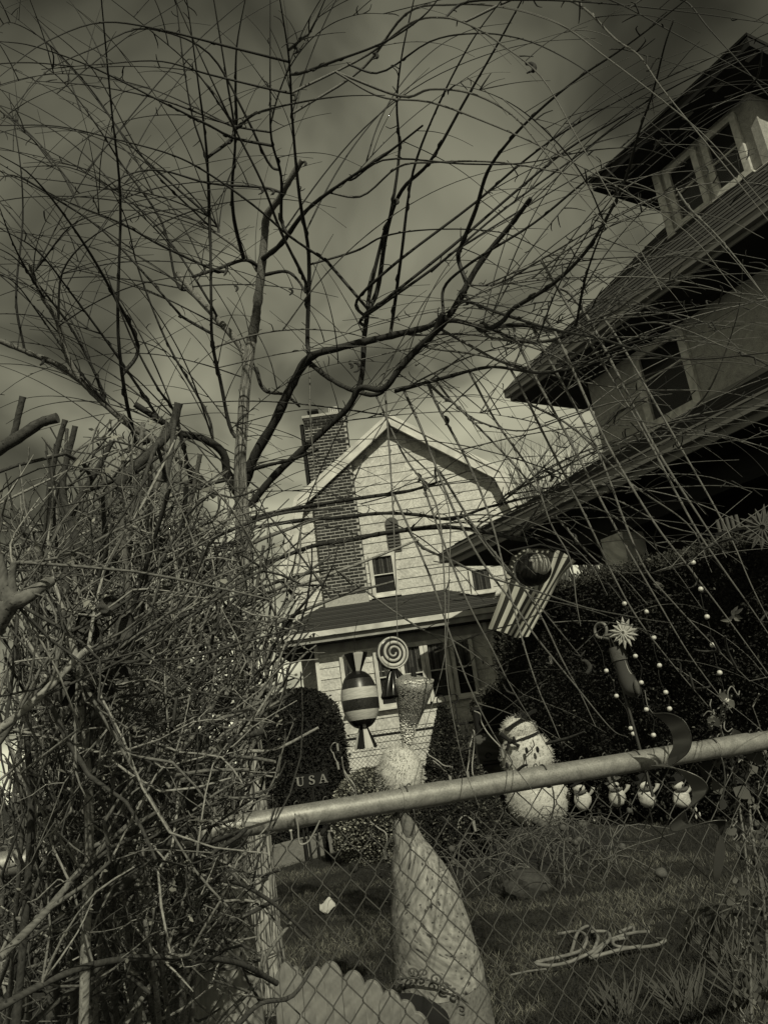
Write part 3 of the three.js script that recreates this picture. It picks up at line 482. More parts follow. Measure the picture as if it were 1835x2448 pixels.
{
  const D = 3.4, s = D / FOCAL, c = at(1272, 1362, D), o = thing('globe_ornament', 'big dark ribbed globe ornament hanging in front of the flag', 'ornament', c);
  const rib = (rx, ry, n, amp, x, y, z) => { const g = new THREE.SphereGeometry(1, 60, 24), p = g.attributes.position; for (let i = 0; i < p.count; i++) { const a = Math.atan2(p.getZ(i), p.getX(i)) + p.getY(i) * 0.4, f = 1 + amp * Math.cos(a * n); p.setXYZ(i, p.getX(i) * rx * f, p.getY(i) * ry, p.getZ(i) * rx * f); } g.translate(x, y, z); g.computeVertexNormals(); return g; };
  part(o, 'globe', [rib(44 * s, 41 * s, 11, 0.03, 0, 0, 0)], mat(0.02, { roughness: 0.25 }));
  part(o, 'ribbed_bulb', [rib(27 * s, 27 * s, 9, 0.07, 12 * s, 4 * s, 25 * s)], mat(0.62, { map: rep(T_rub, 6, 2), roughness: 0.4 }));
  part(o, 'cap', [lathe([[0.001, 52 * s], [4 * s, 52 * s], [8 * s, 44 * s], [10 * s, 39 * s], [0.001, 38 * s]].reverse(), 16)], M.white);
  part(o, 'finial', [lathe([[0.001, -38 * s], [7 * s, -40 * s], [3 * s, -48 * s], [4 * s, -52 * s], [0.6 * s, -66 * s], [0.001, -67 * s]].reverse(), 12)], M.white);
  part(o, 'hanging_cord', [tube([V(0, 60 * s, 0), V(-0.004, 80 * s, 0), V(-0.012, 100 * s, 0.01)], [0.0014, 0.0014, 0.0014], 4, 2)], M.cord);
}

// ---------------------------------------------------------------- leaves and grass as many small faces
function leafGeo(len, wid, fold = 0.25, curl = 0.2) {           // a folded pointed leaf along +y
  const g = new THREE.BufferGeometry(), p = [], q = [0, 0.35, 0.72, 1], w = [0.12, 1, 0.7, 0.02];
  q.forEach((t, k) => { const y = t * len, z = -curl * len * t * t; p.push(-w[k] * wid / 2, y, z + fold * wid * w[k] / 2, 0, y, z, w[k] * wid / 2, y, z + fold * wid * w[k] / 2); });
  const idx = []; for (let k = 0; k < 3; k++) for (let c = 0; c < 2; c++) { const i = k * 3 + c; idx.push(i, i + 1, i + 3, i + 1, i + 4, i + 3); }
  g.setAttribute('position', new THREE.Float32BufferAttribute(p, 3)); g.setIndex(idx); g.computeVertexNormals(); return flat(g);
}
const lg = leafGeo(1, 0.55), UP = V(0, 1, 0), mtx = new THREE.Matrix4(), qq = new THREE.Quaternion();
function foliage(parent, name, n, place, material, tone) {      // place(k) gives [position, direction, size]
  const im = new THREE.InstancedMesh(lg, material, n), col = new THREE.Color();
  for (let k = 0; k < n; k++) {
    const [p, d, s] = place(k); qq.setFromUnitVectors(UP, d.normalize()); const tw = new THREE.Quaternion().setFromAxisAngle(d, rnd() * 6.28);
    mtx.compose(p, tw.multiply(qq), V(s, s, s)); im.setMatrixAt(k, mtx); const v = tone ? tone(p, k) : rr(0.6, 1.35); im.setColorAt(k, col.setRGB(v, v, v * 0.95));
  }
  im.name = name; im.castShadow = im.receiveShadow = true; im.userData.kind = 'stuff'; parent.add(im); return im;
}
{
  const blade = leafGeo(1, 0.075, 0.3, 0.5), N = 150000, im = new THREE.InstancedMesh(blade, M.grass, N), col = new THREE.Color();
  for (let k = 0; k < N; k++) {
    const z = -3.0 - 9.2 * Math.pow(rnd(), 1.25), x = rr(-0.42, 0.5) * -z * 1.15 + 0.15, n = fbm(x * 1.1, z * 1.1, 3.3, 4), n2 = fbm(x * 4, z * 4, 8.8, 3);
    const dryLit = smooth(0.02, 0.25, n + 0.6 * n2) * 0.9 + smooth(1.2, 0.4, Math.hypot((x - 1.35) * 0.75, z + 8.7)) * 0.9 * smooth(-0.2, 0.2, n2 + n), s = rr(0.022, 0.06) * (1 + 0.6 * Math.max(0, n)) * (1 - 0.35 * dryLit);  // noise gives dried tufts; the round patch is sunlight put into blade colour
    const v = (0.014 + 0.028 * rnd()) * (1 - dryLit) + dryLit * rr(0.08, 0.30);
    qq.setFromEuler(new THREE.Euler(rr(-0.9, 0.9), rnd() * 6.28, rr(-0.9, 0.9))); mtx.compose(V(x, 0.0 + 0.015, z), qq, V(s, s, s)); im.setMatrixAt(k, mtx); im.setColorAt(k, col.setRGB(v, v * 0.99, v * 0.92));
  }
  im.name = 'grass'; im.castShadow = im.receiveShadow = true; im.userData.kind = 'stuff'; tag(im, 'short patchy winter grass with dried tufts and a painted sunlit patch over the lawn', 'grass'); scene.add(im);
}
// ---------------------------------------------------------------- the clipped hedge and what hangs on it
const HO = V(0.968, 0, -13.244), HT = -59 * Math.PI / 180, HU = V(Math.cos(HT), 0, -Math.sin(HT)), HW = V(Math.sin(HT), 0, Math.cos(HT));
const onPlane = (x, y, w) => { const d = rayDir(x, y), o = V(0, EYE, 0), p0 = HO.clone().add(HW.clone().multiplyScalar(w)), t = p0.sub(o).dot(HW) / d.dot(HW); return o.add(d.multiplyScalar(t)); };
const hedgeH = (u) => 3.02 - 0.075 * (u - 1.2) + 0.08 * fbm(u * 1.3, 2.2, 5, 3) - 0.9 * smooth(2.5, 1.85, u);
{
  const h = thing('clipped_hedge', 'tall dark clipped hedge running along the dark eaved house', 'hedge', HO, HT);
  const g = new THREE.BoxGeometry(6.7, 1, 1.0, 60, 26, 8), p = g.attributes.position;
  for (let i = 0; i < p.count; i++) { const u = p.getX(i) + 5.25, y = (p.getY(i) + 0.5) * hedgeH(u) * 0.975, w = p.getZ(i) + 0.25; p.setXYZ(i, u, y, w + 0.09 * fbm(u * 1.7, y * 1.7, w, 3) - 0.02); }
  g.computeVertexNormals(); part(h, 'hedge_core', [g], M.darker);
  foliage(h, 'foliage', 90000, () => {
    const u = 1.88 + 6.7 * Math.pow(rnd(), 0.85), r = rnd(); let y, w, d;
    if (r < 0.80) { y = rnd() * hedgeH(u); w = 0.75 + 0.09 * fbm(u * 1.7, y * 1.7, 0.75, 3) + rr(-0.06, 0.05); d = V(rr(-1, 1), rr(-0.6, 1.2), rr(0, 1.2)); }
    else if (r < 0.95) { w = rr(-0.25, 0.8); y = hedgeH(u) + rr(-0.05, 0.06); d = V(rr(-0.7, 0.7), rr(0.2, 1.4), rr(-0.6, 0.9)); }
    else { const k = rnd(); w = rr(-0.25, 0.8); y = rnd() * 2.2; return [V(1.88 + rr(-0.06, 0.05), y, w), V(-1, rr(-0.5, 1), rr(-0.6, 0.6)), rr(0.03, 0.05)]; }
    return [V(u, y, w), d, rr(0.024, 0.046)];
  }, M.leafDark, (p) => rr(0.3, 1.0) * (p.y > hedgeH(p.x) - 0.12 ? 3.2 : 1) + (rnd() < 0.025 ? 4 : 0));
}
{
  [[[1455, 1395], [1489, 1440], [1502, 1501], [1515, 1565], [1529, 1628], [1541, 1692], [1558, 1753]], [[1480, 1381], [1542, 1459], [1559, 1521], [1572, 1587], [1587, 1651], [1596, 1690]], [[1640, 1310], [1652, 1342], [1670, 1405], [1685, 1471], [1698, 1538], [1715, 1604], [1732, 1670]], [[1416, 1520], [1446, 1600], [1470, 1660], [1504, 1737], [1510, 1750]]].forEach((px, k) => {
    const P = px.map(([x, y]) => onPlane(x, y, 0.92)), c = P[0].clone(), o = thing('string_lights', ['strand of round white bulbs beside the stocking on the hedge', 'strand of round white bulbs down the middle of the hedge', 'strand of round white bulbs down the far right of the hedge', 'short strand of bulbs behind the shepherd hook pole'][k], 'string lights', c, 0, 'light strands on the hedge');
    const mid = []; P.forEach((p, i) => { mid.push(p.clone().sub(c)); if (i < P.length - 1) mid.push(p.clone().lerp(P[i + 1], 0.5).sub(c).add(V(rr(-0.05, 0.05), 0, 0.03))); });
    part(o, 'wire', [tube(mid, mid.map(() => 0.004), 5, 3)], M.leafDark);
    P.forEach((p, i) => { if (i) { const b = part(o, 'bulb', [ball(0.026, 0, 0, 0, 1, 1, 1, 14, 10)], M.bulb); b.position.copy(p.clone().sub(c)).add(V(0, -0.02, 0.03)); part(o, 'socket', [new THREE.CylinderGeometry(0.012, 0.012, 0.03, 8).translate(b.position.x, b.position.y + 0.03, b.position.z)], M.dark); } });
  });
  const star = (x, y, r, label, n = 13, m = M.white, w = 1.0) => {
    const c = onPlane(x, y, w), s = c.distanceTo(V(0, EYE, 0)) / FOCAL * 0.93, o = thing('starburst_ornament', label, 'ornament', c, HT + 0.5), pts = [];
    for (let k = 0; k < n * 2; k++) { const a = k / n * Math.PI + 0.1, q = (k % 2 ? 0.6 : 1 + 0.12 * Math.sin(k * 2.3)) * r * s; pts.push([Math.cos(a) * q, Math.sin(a) * q]); }
    part(o, 'star_plate', [prism(pts, -0.008, 0.016, 0.005)], m);
    const sp = []; for (let k = 0; k < n; k++) { const a = k / n * 6.283 + 0.1; sp.push(tube([V(Math.cos(a) * r * s * 0.12, Math.sin(a) * r * s * 0.12, 0.03), V(Math.cos(a) * r * s * 0.92, Math.sin(a) * r * s * 0.92, 0.014)], [0.012, 0.003], 4, 1)); }
    part(o, 'ray', sp, m); part(o, 'rear_plate', [prism(pts.map(([a, b]) => [a * 0.8 + 0.03, b * 0.8 - 0.01]), -0.06, 0.012)], M.stone);
  };
  star(1261, 1476, 33, 'bright white starburst below the flag', 15, M.tinsel, 1.1); star(1490, 1513, 34, 'white starburst on the shepherd hook arm', 14, M.white, 1.25);
  star(1822, 1262, 50, 'large pale starburst at the right end of the hedge top', 16, M.stone, 0.95);
  const bow = (x, y, s0, label) => { const c = onPlane(x, y, 0.95), s = s0 * c.distanceTo(V(0, EYE, 0)) / FOCAL, o = thing('leaf_spray', label, 'leaf spray', c, HT + 0.5); for (let k = 0; k < 9; k++) { const g = leafGeo(s * rr(0.5, 1.0), s * 0.36, 0.3, 0.3); g.applyQuaternion(new THREE.Quaternion().setFromUnitVectors(UP, V(rr(-1, 1), rr(-0.9, 0.7), rr(0, 0.5)).normalize())); g.translate(rr(-0.2, 0.2) * s, rr(-0.3, 0.3) * s, 0.02); part(o, 'leaf', [g], k % 2 ? M.stone : M.leafPale); } };
  bow(1584, 1398, 22, 'small pale leaf spray high on the hedge behind the crossing twigs'); bow(1752, 1474, 24, 'pale leaf spray low on the right of the hedge'); bow(1318, 1585, 13, 'tiny pale leaf spray low on the hedge left of the hook');
  const br = onPlane(1738, 1252, 0.9), bo = thing('candle_cluster', 'row of pale stubby candles on the hedge top', 'decoration', br, HT + 0.4); for (let k = 0; k < 5; k++) part(bo, 'candle', [new THREE.CylinderGeometry(0.017, 0.019, 0.13, 10).translate(-0.09 + k * 0.045, 0, rr(-0.01, 0.01))], M.stone); part(bo, 'holder', [box(0.26, 0.03, 0.05, 0, -0.08, 0)], M.dark);
  // shepherd hook with a stocking
  const w = 1.22, c = onPlane(1527, 1785, w), o = thing('shepherd_hook', 'slim dark shepherd hook pole with looped top before the hedge', 'garden hook', c), L = (x, y, e = 0) => onPlane(x, y, w + e).sub(c);
  part(o, 'pole', [tube([L(1560, 1905), L(1527, 1785), L(1490, 1652), L(1455, 1525)], [0.017, 0.016, 0.015, 0.014], 8, 3)], M.pole);
  const lp = []; for (let k = 0; k <= 16; k++) { const a = 1.1 - k / 16 * 6.0; lp.push(L(1435 + 14 * Math.cos(a), 1507 + 18 * Math.sin(a))); } part(o, 'loop', [tube([L(1455, 1527), ...lp], Array(18).fill(0.017), 8, 2)], M.paint);
  part(o, 'arm', [tube([L(1448, 1520), L(1466, 1516), L(1486, 1509)], [0.018, 0.018, 0.016], 8, 2)], M.paint);
  const sc = L(1478, 1562).add(c), st = thing('stocking', 'dark hanging stocking with pale cuff on the hook arm', 'stocking', sc), Q = (x, y, e = 0) => onPlane(x, y, w + e).sub(sc);
  part(st, 'cuff', [rough(tube([Q(1472, 1548), Q(1481, 1580)], [0.085, 0.085], 18, 3), 0.006, 20)], M.stone); part(st, 'leg', [tube([Q(1481, 1579), Q(1489, 1605), Q(1500, 1630), Q(1512, 1648), Q(1524, 1655)], [0.07, 0.075, 0.09, 0.09, 0.05], 16, 4)], mat(0.05));
  part(st, 'heel_patch', [ball(0.06, Q(1517, 1644).x, Q(1517, 1644).y, Q(1517, 1644).z + 0.06, 0.5, 1.3, 0.6)], M.stone); part(st, 'cord', [tube([Q(1459, 1525), Q(1470, 1548)], [0.006, 0.006], 5, 1), tube([Q(1488, 1566), Q(1500, 1600), Q(1508, 1612)], [0.006, 0.006, 0.006], 5, 2)], M.cord);
}
// flag
{
  const cv = document.createElement('canvas'); cv.width = 520; cv.height = 800; const x = cv.getContext('2d');
  for (let k = 0; k < 13; k++) { x.fillStyle = k % 2 ? '#5a5a56' : '#e4e4e0'; if (k % 2) x.fillStyle = '#333330'; x.fillRect(k * 40, 0, 40, 800); }
  x.fillStyle = '#24241f'; x.fillRect(0, 0, 280, 330); x.fillStyle = '#e4e4e0';
  for (let j = 0; j < 9; j++) for (let i = 0; i < (j % 2 ? 5 : 6); i++) { const cx = 24 + i * 46 + (j % 2 ? 23 : 0), cy = 22 + j * 36; x.beginPath(); for (let k = 0; k < 10; k++) { const a = -1.571 + k * 0.6283, r = k % 2 ? 6 : 15; x.lineTo(cx + r * Math.cos(a), cy + r * Math.sin(a)); } x.fill(); }
  const t = new THREE.CanvasTexture(cv); t.colorSpace = THREE.SRGBColorSpace; t.flipY = true;
  const cols = [[[1166, 1503], [1195, 1425], [1214, 1355], [1229, 1312]], [[1207, 1513], [1236, 1455], [1266, 1392], [1288, 1312]], [[1230, 1524], [1272, 1450], [1308, 1390], [1334, 1316]], [[1262, 1522], [1312, 1432], [1342, 1376], [1376, 1342]]].map((c) => new THREE.CatmullRomCurve3(c.map(([a, b]) => V(a, b, 0))));
  const nu = 40, nv = 30, o = thing('flag', 'striped flag with starred corner hanging from the porch', 'flag', at(1260, 1420, 9.6)), pos = [], uv = [], idx = [], c = o.position;
  for (let side = 0; side < 2; side++) for (let j = 0; j <= nv; j++) { const s = j / nv, cr = new THREE.CatmullRomCurve3(cols.map((k) => k.getPoint(s))); for (let i = 0; i <= nu; i++) { const u = i / nu, p = cr.getPoint(u), q = at(p.x, p.y, 9.6 + 0.10 * Math.sin(u * 11 + s * 1.5) + 0.25 * u + side * 0.004).sub(c); pos.push(q.x, q.y, q.z); uv.push(u, s); } }
  const S = (nu + 1) * (nv + 1); for (let j = 0; j < nv; j++) for (let i = 0; i < nu; i++) { const a = j * (nu + 1) + i, b = a + nu + 1; idx.push(a, a + 1, b, a + 1, b + 1, b, S + a, S + b, S + a + 1, S + a + 1, S + b, S + b + 1); }
  const g = new THREE.BufferGeometry(); g.setAttribute('position', new THREE.Float32BufferAttribute(pos, 3)); g.setAttribute('uv', new THREE.Float32BufferAttribute(uv, 2)); g.setIndex(idx); g.computeVertexNormals();
  part(o, 'cloth', [g], new THREE.MeshStandardMaterial({ map: t, roughness: 0.85, color: grey(0.8) })); part(o, 'flag_pole', [tube([at(1215, 1318, 9.65).sub(c), at(1290, 1302, 9.75).sub(c), at(1400, 1330, 10).sub(c)], [0.015, 0.015, 0.015], 8, 1)], M.dark);
}
// ---------------------------------------------------------------- clipped shrubs, planters, cabinet and edging in the yard
function shrub(name, label, px, py, rx, ry, z, n, leafMat, tone, shape = 'ball', leaf = 0.03, coreMat = M.darker) {
  const c = atZ(px, py, z), s = Math.abs(z) * 1.03 / FOCAL, base = V(c.x, 0, z), o = thing(name, label, 'shrub', base), h = c.y + ry * s, R = rx * s, hy = h / 2;
  const rad = (t) => (shape === 'cone' ? Math.max(0.03, (1 - t) * 0.98 + 0.04) * (t < 0.15 ? 0.6 + t * 2.7 : 1) : shape === 'column' ? Math.min(1, Math.sqrt(Math.max(0.02, 1 - Math.pow(Math.max(0, (t - 0.7) / 0.3), 2)))) : Math.sqrt(Math.max(0.01, 1 - Math.pow(2 * t - 1, 2))));
  const prof = []; const y0 = shape === 'ball' ? c.y - ry * s : 0.02; for (let k = 0; k <= 16; k++) { const t = k / 16; prof.push([Math.max(0.004, R * rad(t) * 0.93), y0 + (h - y0) * t]); }
  part(o, 'shrub_core', [rough(lathe(prof, 24), 0.03, 4)], coreMat);
  if (shape === 'ball' && y0 > 0.02) part(o, 'stem', [tube([V(0, 0, 0), V(0, y0 + 0.1, 0)], [0.05, 0.04], 8, 1)], M.stem[1]);
  foliage(o, 'foliage', n, () => { const t = Math.pow(rnd(), shape === 'cone' ? 1.4 : 1), a = rnd() * Math.PI * 1.3 - 0.15 * Math.PI, r = R * rad(t) * (rnd() < 0.06 ? rr(1.0, 1.14) : rr(0.93, 1.05)) * (1 + 0.22 * fbm(a * 1.6, t * 3.5, 1, 3)); return [V(Math.cos(a) * r, y0 + (h - y0) * t, Math.sin(a) * r), V(Math.cos(a) + rr(-0.8, 0.8), rr(-0.5, 1), Math.sin(a) + rr(-0.8, 0.8)), rr(0.6, 1.4) * leaf]; }, leafMat, tone);
  return o;
}
const dk = () => rr(0.3, 1.1) + (rnd() < 0.04 ? 1.8 : 0), spk = () => (rnd() < 0.28 ? rr(2.5, 6.5) : rr(0.3, 1.2)), spk2 = () => (rnd() < 0.5 ? rr(2.5, 7) : rr(0.5, 1.6));
shrub('rounded_shrub', 'dark rounded evergreen carrying the letters USA', 722, 1800, 92, 140, -11.6, 16000, M.leafDark, dk, 'column', 0.04);
shrub('frosted_shrub', 'pale speckled rounded shrub wrapped in light cords', 898, 1960, 92, 108, -9.4, 15000, M.leafMid, spk2, 'ball', 0.03);
shrub('cone_shrub', 'dark cone shaped shrub with pointed top and light cords', 1085, 1875, 118, 168, -8.9, 20000, M.leafDark, spk, 'cone', 0.028);
shrub('ball_shrub', 'dark speckled round shrub below the rail beside the hat', 1066, 1985, 98, 88, -8.3, 12000, M.leafDark, spk, 'ball', 0.026);
shrub('porch_shrub', 'loose leafy shrub on the dark box by the porch corner', 1205, 1680, 70, 42, -12.6, 3500, M.leafMid, () => rr(0.3, 1.6), 'ball', 0.05);
shrub('corner_shrub', 'feathery dark evergreen at the corner of the pale house', 1240, 1600, 40, 150, -12.3, 7000, M.leafDark, () => rr(0.6, 2.6), 'column', 0.06);
{
  const font = await new FontLoader().loadAsync('fonts/droid/droid_serif_bold.typeface.json');
  const c = atZ(745, 1865, -10.35), o = thing('letter_sign', 'pale USA letters on the dark rounded shrub', 'sign', c), s = 10.6 / FOCAL;
  part(o, 'sign_board', [box(0.4, 0.16, 0.02, 0, 0, -0.02)], M.darker);
  'USA'.split('').forEach((ch, k) => { const g = new TextGeometry(ch, { font, size: 19 * s, depth: 0.012, curveSegments: 4 }); g.computeBoundingBox(); g.translate(-(g.boundingBox.max.x) / 2 + (k - 1) * 26 * s, -9 * s, 0); part(o, 'letter', [g], M.paint); });
  part(o, 'stake', [tube([V(0, -0.1, -0.03), V(0, -c.y, -0.03)], [0.012, 0.012], 6, 1)], M.dark);
}
{
  const D = thing('dark_planter', 'large dark planter box in front of the far fence', 'planter', V(0.62, 0, -13.6));
  part(D, 'box', [box(0.72, 0.95, 0.5, 0, 0.47, 0)], M.dark); part(D, 'rim', [box(0.8, 0.07, 0.58, 0, 0.96, 0)], M.darker);
  const st = []; for (let k = 0; k < 26; k++) { const x = rr(-0.25, 0.25), h = rr(0.25, 0.75); st.push(tube([V(x, 0.95, 0), V(x + rr(-0.1, 0.1), 0.95 + h * 0.6, rr(-0.05, 0.1)), V(x + rr(-0.18, 0.18), 0.95 + h, 0.05)], [0.008, 0.006, 0.003], 4, 2)); } part(D, 'dry_stem', st, M.stem[1]);
  for (const x of [-0.12, 0.1]) part(D, 'candelabra', [tube([V(x, 0.96, 0.1), V(x, 1.75, 0.1)], [0.012, 0.012], 6, 1), new THREE.TorusGeometry(0.07, 0.011, 6, 16).translate(x, 1.8, 0.1)], M.dark);
  const pp = atZ(1083, 1860, -11.2), P = thing('flower_pot', 'square grey pot with a pale spiky plant behind the cone shrub', 'planter', V(pp.x, 0, -11.2));
  part(P, 'pot', [new THREE.CylinderGeometry(0.36, 0.27, pp.y + 0.24, 4, 1).rotateY(0.78).translate(0, (pp.y + 0.24) / 2, 0)], M.stone);
  const lf = []; for (let k = 0; k < 40; k++) { const a = rnd() * 6.28, e = rr(0.1, 0.26); lf.push(tube([V(0.1, pp.y + 0.22, 0), V(0.1 + Math.cos(a) * e * 0.6, pp.y + 0.24 + e * 0.7, Math.sin(a) * e), V(0.1 + Math.cos(a) * e * 1.2, pp.y + 0.26 + e * 0.6, Math.sin(a) * e)], [0.007, 0.005, 0.001], 3, 2)); } part(P, 'spiky_leaf', lf, M.leafPale);
  const bx = atZ(1185, 1712, -12.4), B = thing('dark_box', 'black lidded box on top of the grey cabinet', 'box', V(bx.x, 0, -12.4)); part(B, 'body', [box(0.66, 0.34, 0.5, 0, bx.y - 0.06, 0)], M.darker); part(B, 'lid', [box(0.72, 0.05, 0.56, 0, bx.y + 0.14, 0)], M.dark); part(B, 'edge_strip', [box(0.45, 0.018, 0.012, -0.02, bx.y - 0.12, 0.256)], M.stone);
  const cb = atZ(1195, 1790, -12.35), C = thing('garden_cabinet', 'grey wooden cabinet with black scroll ironwork behind the snowman', 'cabinet', V(cb.x, 0, -12.35)), ct = bx.y - 0.24;
  part(C, 'carcass', [box(0.7, ct, 0.46, 0, ct / 2, 0)], M.cabinet); for (const x of [-0.16, 0.17]) { const d = part(C, 'door', [box(0.31, ct * 0.56, 0.03, x, ct * 0.36, 0.247)], M.cabinet); part(d, 'door_frame', [box(0.02, ct * 0.56, 0.02, x - 0.15, ct * 0.36, 0.27), box(0.31, 0.02, 0.02, x, ct * 0.64, 0.27)], M.dark); }
  const cur = (x, y, s) => { const q = []; for (let k = 0; k <= 14; k++) { const a = k / 14 * 5.2; q.push(V(x + Math.cos(a) * 0.055 * (1 - k / 22) * s, y + Math.sin(a) * 0.055 * (1 - k / 22), 0.28)); } return tube(q, Array(15).fill(0.008), 5, 1); };
  part(C, 'scroll_bracket', [cur(-0.22, ct * 0.74, 1), cur(0.05, ct * 0.85, 1), cur(0.2, ct * 0.78, -1), box(0.6, 0.012, 0.012, 0, ct * 0.68, 0.28)], M.dark);
}
{
  const a = onGround(640, 2085), b = onGround(905, 2002), o = thing('stone_edging', 'pale concrete edging slabs behind the trunk', 'edging', V(a.x, 0, a.z), -Math.atan2(b.z - a.z, b.x - a.x)), len = Math.hypot(b.x - a.x, b.z - a.z), n = 4;
  for (let k = 0; k < n; k++) part(o, 'slab', [rough(new THREE.BoxGeometry(len / n - 0.02, 0.26, 0.2, 8, 3, 3).translate((k + 0.5) * len / n, 0.12, 0), 0.008, 6, k)], M.concrete);
  [[698, 1985], [728, 1978], [738, 1975], [778, 1990]].forEach(([x, y], k) => { const g = onGround(x + 8, 2062), h = atZ(x, y, g.z).y, s = thing('garden_stake', ['thin pale stake nearest the trunk before the edging', 'thin dark stake in the pair before the edging', 'second thin stake of the pair before the edging', 'short stout dark stake at the end of the edging'][k], 'stake', V(g.x, 0, g.z)); part(s, 'rod', [tube([V(0, 0, 0), V(-0.02, h, 0)], k > 2 ? [0.035, 0.035] : [0.016, 0.012], 7, 1)], k === 0 ? M.zinc : M.dark); part(s, 'tip', [ball(k > 2 ? 0.05 : 0.02, -0.02, h, 0)], k === 0 ? M.white : M.dark); });
  const fg = onGround(812, 2040), fh = atZ(800, 1985, fg.z).y, f = thing('angel_figurine', 'tiny white winged figurine standing over the edging', 'figurine', V(fg.x, 0, fg.z)); part(f, 'post', [tube([V(0, 0, 0), V(0, fh - 0.08, 0)], [0.01, 0.01], 5, 1)], M.dark);
  part(f, 'body', [rough(lathe([[0.001, fh - 0.12], [0.06, fh - 0.11], [0.035, fh + 0.02], [0.02, fh + 0.06], [0.001, fh + 0.06]], 14), 0.006, 20)], M.white); part(f, 'head', [ball(0.03, 0, fh + 0.085, 0)], M.white); for (const s of [-1, 1]) part(f, 'wing', [ball(0.05, s * 0.05, fh + 0.03, -0.02, 0.7, 1.2, 0.25, 10, 8)], M.white);
}
// rocks, rope, leaf litter and the dead flower bed
[[1262, 2118, 46, 0.075, 'wide grey boulder in the dead flower bed'], [1062, 2156, 26, 0.07, 'square dark stone beside the hat figure'], [1205, 1992, 12, 0.2, 'small pale pebble nearest the snowman foot'], [1258, 2002, 16, 0.14, 'round pale stone between stalks below the snowman'], [1140, 2000, 16, 0.12, 'flat pale stone left of the flower bed']].forEach(([x, y, r, v, label], k) => {
  const g = onGround(x, y + r * 0.6), s = g.length() / FOCAL, o = thing('rock', label, 'rock', V(g.x, 0, g.z), k); part(o, 'stone', [rough(new THREE.IcosahedronGeometry(r * s, 4).scale(1.1, 0.75, 0.9).translate(0, r * s * 0.5, 0), r * s * 0.22, 1.6 / (r * s), k)], mat(v, { map: rep(T_grain, 2) }));
});
